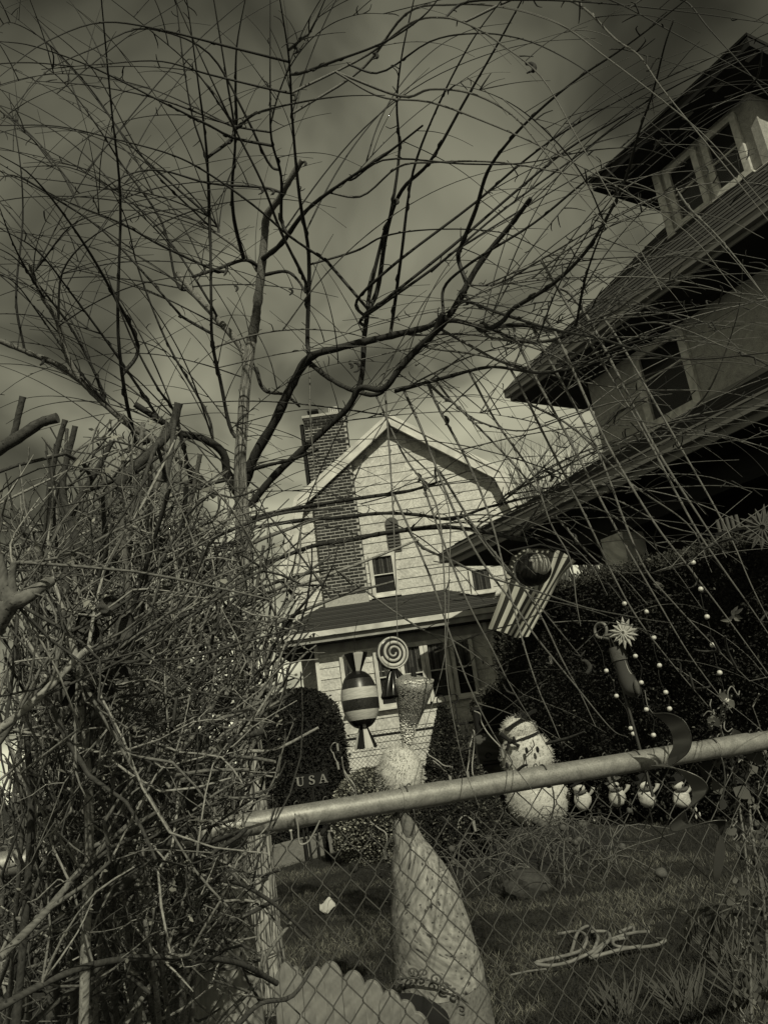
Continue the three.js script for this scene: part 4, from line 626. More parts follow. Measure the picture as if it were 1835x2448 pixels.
{
  const pl = [[[1333, 2233], [1375, 2227], [1401, 2243], [1391, 2269], [1349, 2285], [1278, 2303], [1317, 2308], [1356, 2301], [1414, 2275], [1459, 2246], [1504, 2232], [1550, 2227]], [[1365, 2275], [1382, 2227], [1407, 2214], [1427, 2237], [1423, 2259], [1407, 2285], [1362, 2299]], [[1414, 2227], [1446, 2227], [1456, 2243], [1433, 2269], [1407, 2291]], [[1498, 2243], [1469, 2246], [1472, 2262], [1511, 2266], [1569, 2259], [1588, 2249], [1569, 2245]], [[1410, 2290], [1470, 2273], [1530, 2262]], [[1482, 2227], [1511, 2217], [1514, 2228]], [[1220, 2331], [1262, 2322], [1304, 2317]]];
  const c = onGround(1400, 2260), o = thing('rope_tangle', 'tangle of pale rope loops lying on the dark lawn', 'rope', V(c.x, 0, c.z));
  pl.forEach((l, k) => part(o, 'rope_loop', [tube(l.map(([x, y], i) => onGround(x, y, 0.045 + 0.012 * ((i + k) % 3)).sub(V(c.x, 0, c.z))), l.map(() => k > 5 ? 0.005 : 0.0085), 8, 5)], M.paint));
  const p = onGround(785, 2188), lf = thing('dry_leaf', 'single pale curled leaf lying on the shaded lawn', 'leaf', V(p.x, 0.03, p.z), 0.6), g = new THREE.PlaneGeometry(0.13, 0.1, 8, 8), q = g.attributes.position; for (let i = 0; i < q.count; i++) { const x = q.getX(i), y = q.getY(i), e = Math.max(0.1, 1 - Math.abs(y) * 6); q.setXYZ(i, x * e, y, 0.03 * Math.sin(x * 40) + y * y * 5); } g.rotateX(-0.9); g.computeVertexNormals(); part(lf, 'blade', [g.translate(0, 0.03, 0)], mat(0.5, { side: THREE.DoubleSide })); part(lf, 'stalk', [tube([V(0, 0.03, 0), V(0.02, 0.07, 0.0), V(0.05, 0.08, 0.01)], [0.002, 0.002, 0.001], 4, 2)], M.stem[0]);
  const lit = onGround(1240, 2080), md = structure('flower_bed_soil', [rough(new THREE.SphereGeometry(1, 40, 10, 0, 6.283, 0, 1.571).scale(1.15, 0.13, 1.9).translate(lit.x + 0.05, -0.015, lit.z - 1.3), 0.02, 5)], M.soil), d = thing('dead_flower_bed', 'tangled dead flower stalks around the boulder below the snowman', 'dead plants', V(lit.x, 0, lit.z)), st = [], hd = [];
  for (let k = 0; k < 190; k++) { const x = rr(-0.75, 0.75), z = rr(-1.6, 1.2), a = rnd() * 6.28, l = rr(0.25, 0.8), e = V(x + Math.cos(a) * l, rr(0.02, 0.3), z + Math.sin(a) * l * 0.8); st.push(tube([V(x, 0, z), V(x + Math.cos(a) * l * 0.4, rr(0.1, 0.36), z + Math.sin(a) * l * 0.3), e], [0.006, 0.0045, 0.002], 4, 3)); if (k % 9 === 0) hd.push(rough(ball(rr(0.025, 0.05), e.x, e.y, e.z, 1, 0.9, 1, 10, 8), 0.01, 25)); }
  part(d, 'stalk', st.filter((_, i) => i % 2), M.stem[0]); part(d, 'stalk', st.filter((_, i) => !(i % 2)), M.stem[1]); part(d, 'seed_head', hd, M.stone);
  [[1304, 1968, 'pale blown seed ball at the snowman foot, left of a pair'], [1322, 1963, 'smooth pale ball at the snowman foot, right of a pair']].forEach(([x, y, label], k) => { const b = atZ(x, y, -10.4), o2 = thing('garden_ball', label, 'garden ornament', b); part(o2, 'ball', [rough(ball(0.085, 0, 0, 0, 1, 1.1, 1, 18, 14), k ? 0.004 : 0.025, 14)], k ? M.white : M.stone); part(o2, 'stake', [tube([V(0, -0.06, 0), V(0.01, -b.y, 0)], [0.008, 0.008], 5, 1)], M.dark); });
}
// pale light cords with sockets thrown over the shrubs
[['pale light cord looped at the tip of the cone shrub', -8.55, [[1133, 1700], [1146, 1706], [1150, 1726], [1165, 1752], [1200, 1790]], [[1130, 1745], [1133, 1750], [1132, 1790], [1128, 1830], [1130, 1852], [1136, 1860]], [[1130, 1756], [1122, 1790], [1120, 1820], [1116, 1845]]],
  ['pale light cord forked above the pot beside the hat', -8.6, [[985, 1775], [1010, 1792], [1026, 1806], [1045, 1818], [1060, 1830], [1078, 1832]], [[1034, 1818], [1052, 1832], [1066, 1848], [1074, 1856]]],
  ['pale light cord hanging down the frosted shrub', -8.9, [[817, 1812], [820, 1835], [832, 1858], [846, 1876], [854, 1905], [870, 1918]], [[817, 1812], [824, 1850], [840, 1880], [848, 1900], [836, 1925]]],
  ['pale light cord curling over the round shrub under the rail', -7.9, [[1010, 1998], [1030, 2010], [1050, 2012], [1068, 2008], [1074, 2018]], [[1068, 2008], [1074, 1990], [1092, 1984], [1098, 1960], [1112, 1950], [1130, 1962]], [[885, 1965], [905, 1980], [922, 1992], [925, 2010], [918, 2030]]],
  ['thin pale cord loop on the letter shrub', -10.3, [[795, 1800], [790, 1790], [798, 1776], [806, 1778]], [[796, 1798], [800, 1812], [806, 1822]]]].forEach(([label, z, ...ls], k) => {
  const c = atZ(ls[0][0][0], ls[0][0][1], z), o = thing('string_light', label, 'light cord', c); ls.forEach((l) => { const P = l.map(([x, y], i) => atZ(x, y, z + 0.05 * Math.sin(i * 2 + k)).sub(c)); part(o, 'cord', [tube(P, P.map(() => 0.0065), 6, 4)], M.cord); const e = P[P.length - 1]; part(o, 'socket', [tube([e, e.clone().add(V(rr(-0.02, 0.02), -0.09, 0.02))], [0.018, 0.013], 8, 1)], M.paint); });
});

// ---------------------------------------------------------------- the bare tree: traced limbs and long whips
{
  const TZ = -4.4, tb = atZ(652, 2420, TZ); tb.y = 0;
  const tree = thing('bare_tree', 'pollarded bare tree with pale trunk and long whippy shoots', 'tree', tb);
  const nodes = [];                                             // [px, py, point] of limb samples, for the whips to spring from
  const poly = (px, w0, w1, z0, z1, opt = {}) => {               // pixel path at depths z0..z1, widths in photo pixels
    const n = px.length, P = px.map(([x, y], i) => atZ(x, y, z0 + (z1 - z0) * Math.pow(i / (n - 1), opt.pow || 1))), R = P.map((p, i) => (w0 + (w1 - w0) * i / (n - 1)) / 2 * toPx(p)[2] / FOCAL);
    return [P, R];
  };
  const remember = (P) => { const c = new THREE.CatmullRomCurve3(P, false, 'centripetal'), N = P.length * 5; for (let k = 0; k <= N; k++) { const p = c.getPoint(k / N), q = toPx(p); nodes.push([q[0], q[1], p]); } };
  const local = (P) => P.map((p) => p.clone().sub(tb));
  // trunk
  const tp = [[652, 2420], [643, 2330], [632, 2230], [622, 2120], [612, 2000], [603, 1900], [596, 1790], [591, 1650], [588, 1520], [585, 1400], [582, 1290], [577, 1188], [574, 1111], [580, 1011], [588, 911], [600, 820]], tw = [92, 86, 80, 76, 72, 68, 62, 56, 50, 44, 38, 32, 29, 27, 25, 24];
  const TP = tp.map(([x, y], i) => (i === 0 ? tb.clone() : atZ(x, y, TZ + (i > 9 ? (i - 9) * 0.03 : 0)))), TR = TP.map((p, i) => tw[i] / 2 * toPx(p)[2] / FOCAL);
  remember(TP);
  const tg = tube(local(TP), TR, 20, 6, 0.06); part(tree, 'trunk', [tg], M.bark);
  const limb = (px, w0, w1, dz, m, z0 = TZ) => { const [P, R] = poly(px, w0, w1, z0, z0 + dz); remember(P); return part(tree, 'limb', [tube(local(P), R, 10, 6, 0.28)], m); };
  limb([[600, 822], [610, 770], [616, 721], [624, 655], [633, 560], [638, 516], [666, 477], [688, 438], [722, 383]], 25, 13, 0.7, M.limbPale);
  limb([[627, 620], [672, 583], [716, 522], [755, 483], [833, 427], [920, 370], [1010, 300]], 13, 5, 1.2, M.limb, TZ + 0.3);
  limb([[583, 1160], [610, 1088], [655, 1011], [694, 928], [738, 857], [805, 833], [920, 806], [1015, 784]], 24, 15, 0.7, M.limb);
  limb([[1015, 822], [1070, 760], [1148, 627], [1220, 538], [1268, 474]], 15, 11, 0.5, M.limb, TZ + 0.8);
  limb([[788, 1016], [833, 972], [860, 928], [915, 930], [954, 883], [998, 833], [1037, 795], [1059, 749]], 14, 16, 0.5, M.limb, TZ + 0.5);
  limb([[596, 1210], [655, 1138], [721, 1077], [788, 1016], [833, 972], [862, 911], [871, 800], [880, 740]], 19, 10, 0.6, M.limb);
  limb([[738, 866], [788, 905], [843, 933], [905, 942], [945, 900]], 12, 9, 0.3, M.limb, TZ + 0.35);
  limb([[1005, 788], [1040, 775], [1081, 766], [1159, 782], [1248, 777], [1330, 795], [1376, 788]], 13, 8, 0.6, M.limb, TZ + 0.8);
  limb([[1150, 772], [1185, 790], [1226, 813], [1303, 816], [1359, 799], [1420, 760]], 11, 7, 0.4, M.limb, TZ + 1.0);
  limb([[945, 935], [1054, 905], [1165, 878], [1240, 885], [1303, 892], [1387, 872], [1470, 833], [1581, 800]], 9, 4, 1.4, M.limb, TZ + 0.6);
  limb([[516, 1186], [460, 1127], [388, 1066], [311, 1016], [239, 955], [188, 905], [130, 868], [72, 845], [0, 815]], 20, 12, 0.8, M.limbPale);
  limb([[575, 1190], [545, 1140], [533, 1083], [488, 1050], [422, 1033], [383, 1005], [322, 966]], 22, 14, 0.5, M.limb);
  limb([[190, 905], [160, 850], [144, 788], [128, 750], [105, 716], [85, 670], [72, 632]], 13, 9, 0.4, M.limbPale, TZ + 0.6);
  limb([[590, 880], [577, 830], [527, 771], [477, 716], [440, 672], [425, 655]], 18, 12, -0.3, M.limbPale);
  limb([[616, 646], [594, 616], [555, 583], [510, 553], [477, 533]], 11, 6, -0.3, M.limbPale);
  limb([[620, 638], [588, 622], [516, 644], [460, 662]], 10, 6, 0.3, M.limb);
  limb([[627, 658], [683, 649], [712, 670], [730, 700]], 9, 5, 0.3, M.limb);
  limb([[612, 880], [632, 933], [682, 944], [716, 972]], 10, 5, 0.2, M.limb);
  limb([[600, 1240], [672, 1222], [738, 1210], [830, 1195], [920, 1183], [985, 1172], [1055, 1150]], 11, 6, 0.5, M.limb);
  limb([[598, 1262], [721, 1244], [805, 1238], [915, 1227], [1000, 1231], [1081, 1241], [1154, 1216], [1235, 1195]], 10, 6, 0.8, M.limb);
  limb([[600, 1362], [680, 1330], [749, 1305], [830, 1293], [915, 1275], [1054, 1260], [1165, 1272], [1215, 1284], [1259, 1291]], 10, 11, 1.0, M.limb);
  limb([[592, 1420], [666, 1390], [738, 1371], [800, 1360]], 9, 5, 0.4, M.limb);
  limb([[596, 1358], [500, 1388], [388, 1438], [311, 1444]], 10, 6, 0.7, M.limb);
  limb([[560, 1140], [472, 1166], [333, 1210], [194, 1250]], 11, 8, 1.0, M.limb); limb([[575, 1130], [640, 1112], [700, 1098], [760, 1075]], 10, 6, 0.4, M.limb);
  limb([[588, 1290], [520, 1310], [430, 1350], [330, 1400]], 12, 8, 1.2, M.limb);
  limb([[585, 1470], [520, 1510], [440, 1540], [360, 1590]], 12, 7, 1.2, M.limb);
  // whips, base first: width at base, tip z offset
  const whip = (px, w0 = 5, zt = 0.6, m = M.shoot) => {
    let best = 1e9, bn = null, cost = 1e9; const vx = px[1][0] - px[0][0], vy = px[1][1] - px[0][1], vl = Math.hypot(vx, vy); for (const n of nodes) { const ux = px[0][0] - n[0], uy = px[0][1] - n[1], d = Math.hypot(ux, uy), cs = d > 1 ? (ux * vx + uy * vy) / d / vl : 1, c = d * (1 + 2.2 * (1 - cs)) + 2; if (c < cost) { cost = c; best = d; bn = n; } }
    const zb = Math.min(bn[2].z, -2.2), jit = rr(-0.25, 0.25), n = px.length, zend = Math.min(zb + zt + jit, -1.35);
    const P = px.map(([x, y], i) => atZ(x, y, zb + (zend - zb) * (i / (n - 1)))); let W = px.map((_, i) => w0 * (1 - 0.72 * i / (n - 1)));
    if (best > 6 && best < 260) { P.unshift(bn[2].clone()); W.unshift(w0); }
    const R = P.map((p, i) => Math.max(1.6, W[i] * 1.12) / 2 * toPx(p)[2] / FOCAL);
    const body = tube(local(P), R, 6, 5, 0.14);
    // buds along the shoot
    const c = new THREE.CatmullRomCurve3(P), bs = []; for (let k = 0; k < 10; k++) { const t = rr(0.15, 0.97), p = c.getPoint(t), tn = c.getTangent(t), r = R[Math.min(R.length - 1, Math.floor(t * R.length))]; const sd = V(rr(-1, 1), rr(-1, 1), rr(-1, 1)).cross(tn).normalize(); bs.push(tube([p, p.clone().add(sd.clone().multiplyScalar(r * 0.8)).add(tn.clone().multiplyScalar(r * 2)), p.clone().add(sd.multiplyScalar(r * 1.1)).add(tn.multiplyScalar(r * 5))].map((v) => v.sub(tb)), [r * 0.9, r * 1.1, r * 0.3], 4, 1, 0, false)); }
    const m2 = part(tree, 'shoot', [body, ...bs], m); if (w0 > 3.5 && rnd() < 0.6) remember(P); return m2;
  };
  const PL = M.shootLit;  // same bark as the other shoots, with a sunlit look put into the colour
  whip([[735, 820], [738, 610], [716, 472], [699, 289], [691, 144], [666, -20]], 10, 1.2); whip([[338, 1060], [310, 995], [283, 800], [288, 472], [266, 250], [241, -20]], 10, 1.6);
  whip([[555, 1033], [527, 911], [508, 820], [505, 721], [502, 527], [494, 388], [460, 277], [438, 144], [419, -20]], 9, 1.5); whip([[502, 560], [494, 361], [472, 183], [444, -20]], 7, 0.8);
  whip([[583, 620], [560, 527], [555, 444], [562, 327], [541, 183], [508, -20]], 9, 1.2); whip([[560, 320], [563, 222], [566, 111], [590, -20]], 7, 0.6); whip([[735, 700], [727, 666], [672, 555], [627, 438], [560, 305], [500, 178], [415, -10]], 8, 1.3);
  whip([[674, 533], [672, 422], [649, 333], [646, 222], [646, -20]], 8, 1.1); whip([[691, 119], [725, 90], [744, 72], [783, -15]], 7, 0.5); whip([[699, 178], [805, 144], [920, 100], [1010, 40], [1060, -20]], 7, 0.9);
  whip([[688, 147], [555, 114], [388, 72], [250, 53], [111, 100], [0, 183]], 6, 0.9); whip([[650, 400], [588, 278], [500, 128], [355, 69], [222, 117], [111, 172], [0, 300]], 5.5, 1.2); whip([[790, 635], [777, 622], [694, 566], [610, 494], [500, 416], [416, 372], [277, 333], [139, 302], [-10, 300]], 7, 1.4);
  whip([[560, 330], [500, 300], [388, 244], [222, 161], [83, 111], [-10, 98]], 6.5, 1.0); whip([[555, 300], [388, 239], [222, 205], [89, 194]], 4.5, 0.6); whip([[688, 222], [500, 178], [388, 147], [250, 153], [100, 166]], 5, 0.7); whip([[560, 310], [610, 272], [721, 244], [820, 230], [920, 228]], 6, 0.6);
  whip([[500, 540], [350, 388], [222, 166], [83, 39]], 4.5, 1.0); whip([[560, 305], [533, 261], [460, 161], [355, 69], [255, -10]], 5, 0.7); whip([[330, 840], [266, 694], [183, 555], [83, 427], [-10, 365]], 8, 1.2); whip([[540, 650], [388, 588], [288, 533], [139, 472], [-10, 385]], 7, 1.2);
  whip([[520, 760], [500, 721], [388, 555], [277, 455], [166, 400], [50, 400]], 6, 1.0); whip([[440, 760], [420, 740], [250, 555], [111, 460], [33, 419], [-10, 440]], 6.5, 1.1); whip([[430, 690], [388, 533], [288, 388], [239, 311], [139, 183], [-10, 95]], 6, 1.3); whip([[520, 540], [416, 444], [311, 344], [211, 205], [111, 100], [33, 55], [-10, 72]], 5.5, 1.3);
  whip([[60, 840], [39, 721], [55, 527], [50, 400], [22, 222]], 6, 0.7); whip([[640, 450], [500, 438], [388, 408], [311, 416], [222, 472], [128, 566]], 5.5, 0.8); whip([[460, 1160], [444, 1088], [416, 983], [377, 927], [311, 800], [250, 640]], 9, 1.0);
  whip([[500, 1000], [400, 820], [330, 640], [300, 520], [260, 440]], 6, 0.8); whip([[380, 1000], [280, 850], [170, 700], [90, 600], [-10, 540]], 7, 1.2); whip([[250, 955], [180, 800], [100, 690], [40, 620], [-10, 590]], 6.5, 1.1); whip([[300, 1010], [200, 900], [100, 760], [40, 680], [-10, 650]], 6, 1.0); whip([[140, 780], [150, 650], [230, 560], [380, 505], [520, 500]], 5, 0.8); whip([[110, 720], [40, 600], [-10, 470]], 6, 0.8); whip([[90, 640], [170, 540], [270, 505]], 4.5, 0.5);
  // upper right fan
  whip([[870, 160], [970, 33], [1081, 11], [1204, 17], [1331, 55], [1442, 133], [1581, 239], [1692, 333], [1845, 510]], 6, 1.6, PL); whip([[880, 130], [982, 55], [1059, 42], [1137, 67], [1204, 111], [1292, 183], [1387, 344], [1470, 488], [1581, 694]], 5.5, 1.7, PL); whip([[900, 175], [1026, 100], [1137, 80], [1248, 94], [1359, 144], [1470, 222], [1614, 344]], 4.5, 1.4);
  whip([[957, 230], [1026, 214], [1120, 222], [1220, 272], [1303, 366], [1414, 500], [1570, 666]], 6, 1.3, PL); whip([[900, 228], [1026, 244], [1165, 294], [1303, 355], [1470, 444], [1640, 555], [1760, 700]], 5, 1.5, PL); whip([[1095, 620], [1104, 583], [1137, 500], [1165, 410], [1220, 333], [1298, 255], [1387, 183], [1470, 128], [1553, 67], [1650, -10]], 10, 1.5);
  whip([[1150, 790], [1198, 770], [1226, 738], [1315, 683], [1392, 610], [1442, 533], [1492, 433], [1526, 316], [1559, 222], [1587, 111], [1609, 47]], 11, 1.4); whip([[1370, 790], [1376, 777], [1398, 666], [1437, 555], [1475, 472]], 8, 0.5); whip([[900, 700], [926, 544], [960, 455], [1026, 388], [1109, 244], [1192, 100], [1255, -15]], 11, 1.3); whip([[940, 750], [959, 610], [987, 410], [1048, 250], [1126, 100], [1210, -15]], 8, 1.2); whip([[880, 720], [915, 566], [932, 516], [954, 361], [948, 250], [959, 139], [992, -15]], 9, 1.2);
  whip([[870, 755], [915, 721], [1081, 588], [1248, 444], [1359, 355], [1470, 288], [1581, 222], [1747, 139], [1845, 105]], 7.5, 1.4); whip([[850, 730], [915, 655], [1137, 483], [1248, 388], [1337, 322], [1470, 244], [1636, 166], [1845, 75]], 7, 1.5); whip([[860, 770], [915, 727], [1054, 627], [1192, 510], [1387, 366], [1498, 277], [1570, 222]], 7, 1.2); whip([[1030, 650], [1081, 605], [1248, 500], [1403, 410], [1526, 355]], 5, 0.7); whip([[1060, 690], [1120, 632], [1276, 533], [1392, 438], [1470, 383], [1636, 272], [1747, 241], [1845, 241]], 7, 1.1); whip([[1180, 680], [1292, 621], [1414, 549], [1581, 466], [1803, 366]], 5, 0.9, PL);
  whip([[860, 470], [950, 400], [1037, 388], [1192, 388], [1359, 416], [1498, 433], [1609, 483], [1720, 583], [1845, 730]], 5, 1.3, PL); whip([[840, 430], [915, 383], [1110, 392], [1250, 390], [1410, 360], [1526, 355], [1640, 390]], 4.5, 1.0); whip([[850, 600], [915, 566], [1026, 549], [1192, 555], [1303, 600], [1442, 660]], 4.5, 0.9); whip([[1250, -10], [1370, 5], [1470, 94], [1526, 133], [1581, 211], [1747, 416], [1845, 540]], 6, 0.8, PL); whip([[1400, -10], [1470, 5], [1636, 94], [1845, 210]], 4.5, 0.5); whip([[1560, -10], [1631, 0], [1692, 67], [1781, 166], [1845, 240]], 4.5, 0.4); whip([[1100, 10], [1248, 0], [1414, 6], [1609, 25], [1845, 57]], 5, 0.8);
  whip([[1100, 720], [1200, 751], [1315, 786], [1430, 809], [1545, 843], [1660, 859], [1845, 842]], 8, 1.6); whip([[1160, 800], [1238, 813], [1315, 813], [1430, 767], [1545, 755], [1698, 728], [1845, 722]], 5.5, 1.5, PL); whip([[1130, 830], [1200, 866], [1296, 889], [1391, 862], [1468, 794], [1556, 771], [1640, 790], [1736, 832], [1845, 870]], 6, 1.6, PL); whip([[1320, 890], [1391, 874], [1506, 836], [1621, 813], [1698, 820], [1845, 852]], 5, 1.0, PL); whip([[1580, 1045], [1660, 974], [1698, 924], [1740, 820], [1767, 725], [1774, 621]], 5, 0.8, PL);
  whip([[1640, 490], [1709, 560], [1774, 637], [1845, 735]], 5, 0.4, PL); whip([[1400, 770], [1468, 744], [1526, 702], [1614, 667], [1698, 658], [1845, 651]], 5.5, 1.0, PL); whip([[1330, 820], [1430, 809], [1537, 806], [1621, 813], [1740, 830], [1845, 880]], 4.5, 0.8, PL);
  whip([[980, 800], [1130, 800], [1300, 840], [1400, 900], [1500, 980], [1580, 1050]], 5, 1.1, PL); whip([[1020, 830], [1150, 850], [1330, 900], [1500, 930], [1700, 935], [1845, 960]], 5, 1.2, PL); whip([[1081, 961], [1150, 1010], [1250, 1030], [1350, 1000], [1480, 960], [1600, 970]], 5, 1.1, PL);
  whip([[1060, 950], [1081, 961], [1200, 1080], [1300, 1190], [1380, 1250], [1450, 1280]], 6, 1.1, PL); whip([[1235, 1195], [1303, 1183], [1442, 1177], [1692, 1161], [1845, 1172]], 5.5, 1.4, PL); whip([[1200, 1190], [1300, 1140], [1420, 1080], [1560, 1020], [1700, 985], [1845, 960]], 5, 1.3, PL); whip([[1220, 1290], [1300, 1240], [1370, 1215], [1450, 1225], [1560, 1300], [1650, 1320]], 5, 1.2, PL); whip([[1240, 1275], [1330, 1200], [1440, 1130], [1600, 1080], [1845, 1040]], 5, 1.4, PL); whip([[1150, 1250], [1290, 1195], [1450, 1190], [1600, 1260], [1760, 1290], [1845, 1310]], 4.5, 1.4, PL);
  // long pale whips falling to the right in front of the dark house and hedge
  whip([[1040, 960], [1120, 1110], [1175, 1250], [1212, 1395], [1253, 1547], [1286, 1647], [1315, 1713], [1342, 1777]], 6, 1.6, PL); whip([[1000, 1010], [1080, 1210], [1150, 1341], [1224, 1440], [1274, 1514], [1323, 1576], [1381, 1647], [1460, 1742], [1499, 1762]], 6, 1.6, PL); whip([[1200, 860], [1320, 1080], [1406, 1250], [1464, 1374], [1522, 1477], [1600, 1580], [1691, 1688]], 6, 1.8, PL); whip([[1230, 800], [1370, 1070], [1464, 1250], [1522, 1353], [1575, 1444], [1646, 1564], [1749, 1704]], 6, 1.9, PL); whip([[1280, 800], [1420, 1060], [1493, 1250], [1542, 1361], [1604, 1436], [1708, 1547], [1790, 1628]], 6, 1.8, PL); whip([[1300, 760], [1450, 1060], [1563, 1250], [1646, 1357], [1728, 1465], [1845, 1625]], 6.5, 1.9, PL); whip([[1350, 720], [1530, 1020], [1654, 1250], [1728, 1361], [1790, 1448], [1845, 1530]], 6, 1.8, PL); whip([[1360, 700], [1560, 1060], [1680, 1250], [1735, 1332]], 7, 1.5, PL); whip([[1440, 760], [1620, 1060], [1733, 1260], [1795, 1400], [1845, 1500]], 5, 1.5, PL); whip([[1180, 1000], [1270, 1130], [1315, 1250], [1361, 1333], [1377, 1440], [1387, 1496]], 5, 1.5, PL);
  whip([[1000, 1300], [1080, 1340], [1150, 1374], [1274, 1411], [1398, 1452], [1522, 1477], [1608, 1490]], 6, 1.9, PL); whip([[1040, 1560], [1150, 1514], [1233, 1490], [1315, 1456], [1412, 1430]], 4, 0.9, PL); whip([[1040, 1120], [1140, 1270], [1266, 1428], [1344, 1580], [1385, 1655], [1423, 1737]], 5.5, 1.7, PL); whip([[1100, 1230], [1180, 1330], [1270, 1428], [1330, 1500], [1387, 1570]], 4.5, 1.3, PL); whip([[1350, 1260], [1447, 1357], [1542, 1370], [1625, 1355]], 4, 0.7, PL); whip([[1350, 1010], [1500, 1150], [1640, 1250], [1700, 1368]], 5, 1.3, PL); whip([[940, 1180], [1020, 1360], [1080, 1530], [1130, 1660], [1200, 1790], [1280, 1900]], 5.5, 2.6, PL); whip([[1010, 1150], [1100, 1400], [1180, 1560], [1220, 1640], [1330, 1820]], 5, 2.5, PL); whip([[960, 1080], [1040, 1200], [1062, 1400], [1066, 1600], [1100, 1800], [1145, 1930]], 4.5, 2.7, PL); whip([[950, 1060], [1062, 1180], [1072, 1400], [1062, 1570], [1010, 1760]], 3.5, 1.4, PL); whip([[920, 930], [935, 1150], [945, 1360], [950, 1540]], 4.5, 1.0, PL); whip([[740, 870], [742, 1000], [752, 1120], [762, 1220]], 4, 0.9, PL); whip([[1000, 1500], [1080, 1530], [1180, 1600], [1250, 1660]], 4, 1.1, PL);
  // long procedural arcs filling out the fan
  for (let k = 0, made = 0; k < 900 && made < 150; k++) {
    const nd = nodes[Math.floor(rnd() * nodes.length)]; if (nd[0] < 40 || nd[0] > 1500 || nd[1] < 150 || nd[1] > 1350) continue;
    const left = nd[0] < 640 ? rnd() < 0.8 : rnd() < 0.12, dir = left ? -1 : 1; let a = -Math.PI / 2 + dir * rr(0.25, 1.5), L = rr(380, 950), q = a; const bend = dir * rr(0.5, 1.7), px = []; let x = nd[0], y = nd[1];
    for (let i = 0; i < 7; i++) { px.push([x, y]); x += Math.cos(q) * L / 6; y += Math.sin(q) * L / 6; q += bend / 6 * (0.6 + i * 0.14) + rr(-0.05, 0.05); }
    const e = px[6]; if (e[1] > 1650 || (e[0] < 500 && e[1] > 1050) || px.some(([u, v]) => u > 860 && u < 1250 && v > 1500)) continue;
    const zt = Math.min(-1.4, nd[2].z + rr(-0.6, 1.4)), P = px.map(([u, v], i) => (i ? atZ(u, v, nd[2].z + (zt - nd[2].z) * i / 6) : nd[2].clone())), w = rr(2.4, 4.6);
    part(tree, 'shoot', [tube(local(P), P.map((p, i) => Math.max(1.2, w * (1 - 0.68 * i / 6)) / 2 * toPx(p)[2] / FOCAL), 5, 4, 0.2)], e[0] > 1150 && e[1] > 350 ? PL : M.shoot); made++; if (rnd() < 0.3) remember(P);  // arcs over the dark house take the painted sunlit bark
  }
  // fine fill: thin twigs springing from limbs and whips
  const fine = [], fineP = []; let made = 0;
  for (let tries = 0; tries < 4000 && made < 520; tries++) {
    const nd = nodes[Math.floor(rnd() * nodes.length)]; if (nd[0] < -40 || nd[0] > 1880) continue;
    const side = nd[0] < 600 ? -1 : 1, right = nd[0] > 900; let a = right ? rr(-0.9, 0.75) : rr(-2.9, -0.2) ; if (nd[1] > 1000 && nd[0] < 900) a = rnd() < 0.5 ? rr(-0.7, 0.5) : rr(-2.9, -2.3);
    const L = rr(50, right ? 360 : 280), bend = rr(0.1, 0.8) * (Math.cos(a) > 0 ? 1 : -1), px = []; let x = nd[0], y = nd[1], q = a; for (let k = 0; k < 5; k++) { px.push([x, y]); x += Math.cos(q) * L / 4; y += Math.sin(q) * L / 4; q += bend / 4 + rr(-0.04, 0.04); }
    const end = px[4]; if (end[1] > 1900 || (end[0] < 520 && end[1] > 1300)) continue; const zt = nd[2].z + rr(-0.5, 0.9); if (zt > -1.3) continue;
    const P = px.map(([x1, y1], i) => (i ? atZ(x1, y1, nd[2].z + (zt - nd[2].z) * i / 4) : nd[2].clone())), w = rr(1.6, 3.4), g = tube(local(P), P.map((p, i) => Math.max(1.1, w * (1 - 0.6 * i / 4)) / 2 * toPx(p)[2] / FOCAL), 4, 4, 0.2);
    (right && rnd() < 0.5 ? fineP : fine).push(g); made++;
  }
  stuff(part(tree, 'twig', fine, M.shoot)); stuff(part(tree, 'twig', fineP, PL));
  // short spurs and cut stubs on the limbs
  const spur = []; for (let k = 0; k < 900; k++) { const nd = nodes[Math.floor(rnd() * nodes.length)], d = V(rr(-1, 1), rr(-0.5, 1), rr(-1, 1)).normalize(), l = rr(0.012, 0.05), p = nd[2].clone().sub(tb); spur.push(tube([p, p.clone().add(d.clone().multiplyScalar(l)), p.clone().add(d.multiplyScalar(l * 1.6)).add(V(rr(-1, 1), rr(-1, 1), rr(-1, 1)).multiplyScalar(l * 0.5))], [0.003, 0.0026, 0.0016], 4, 2)); } stuff(part(tree, 'spur', spur, M.limb));
  // a few curled dead leaves and pods still hanging
  for (const [x, y] of [[1235, 172], [1072, 690], [1080, 680], [1365, 1265], [690, 690], [640, 470], [838, 860], [850, 880], [100, 840], [1430, 1545], [720, 375], [900, 160], [905, 475], [628, 440], [556, 700], [1010, 1135], [1300, 1115], [1000, 1130], [710, 115], [705, 215], [855, 275], [1050, 995], [255, 890]]) {
    let best = 1e9, bn = null; for (const n of nodes) { const d = Math.hypot(n[0] - x, n[1] - y); if (d < best) { best = d; bn = n; } }
    if (best > 70) continue; const p = bn[2].clone().add(V(0, -0.012, 0)).sub(tb), s = rr(0.03, 0.055), q = [], r = []; for (let k = 0; k <= 7; k++) { const a = k / 7 * rr(2.4, 3.6); q.push(p.clone().add(V(Math.sin(a) * s * 0.5, -s * (1 - Math.cos(a)) * 0.55, Math.sin(a * 0.5) * s * 0.3))); r.push(0.0075 * Math.sin(0.3 + k / 7 * 2.6) + 0.001); }
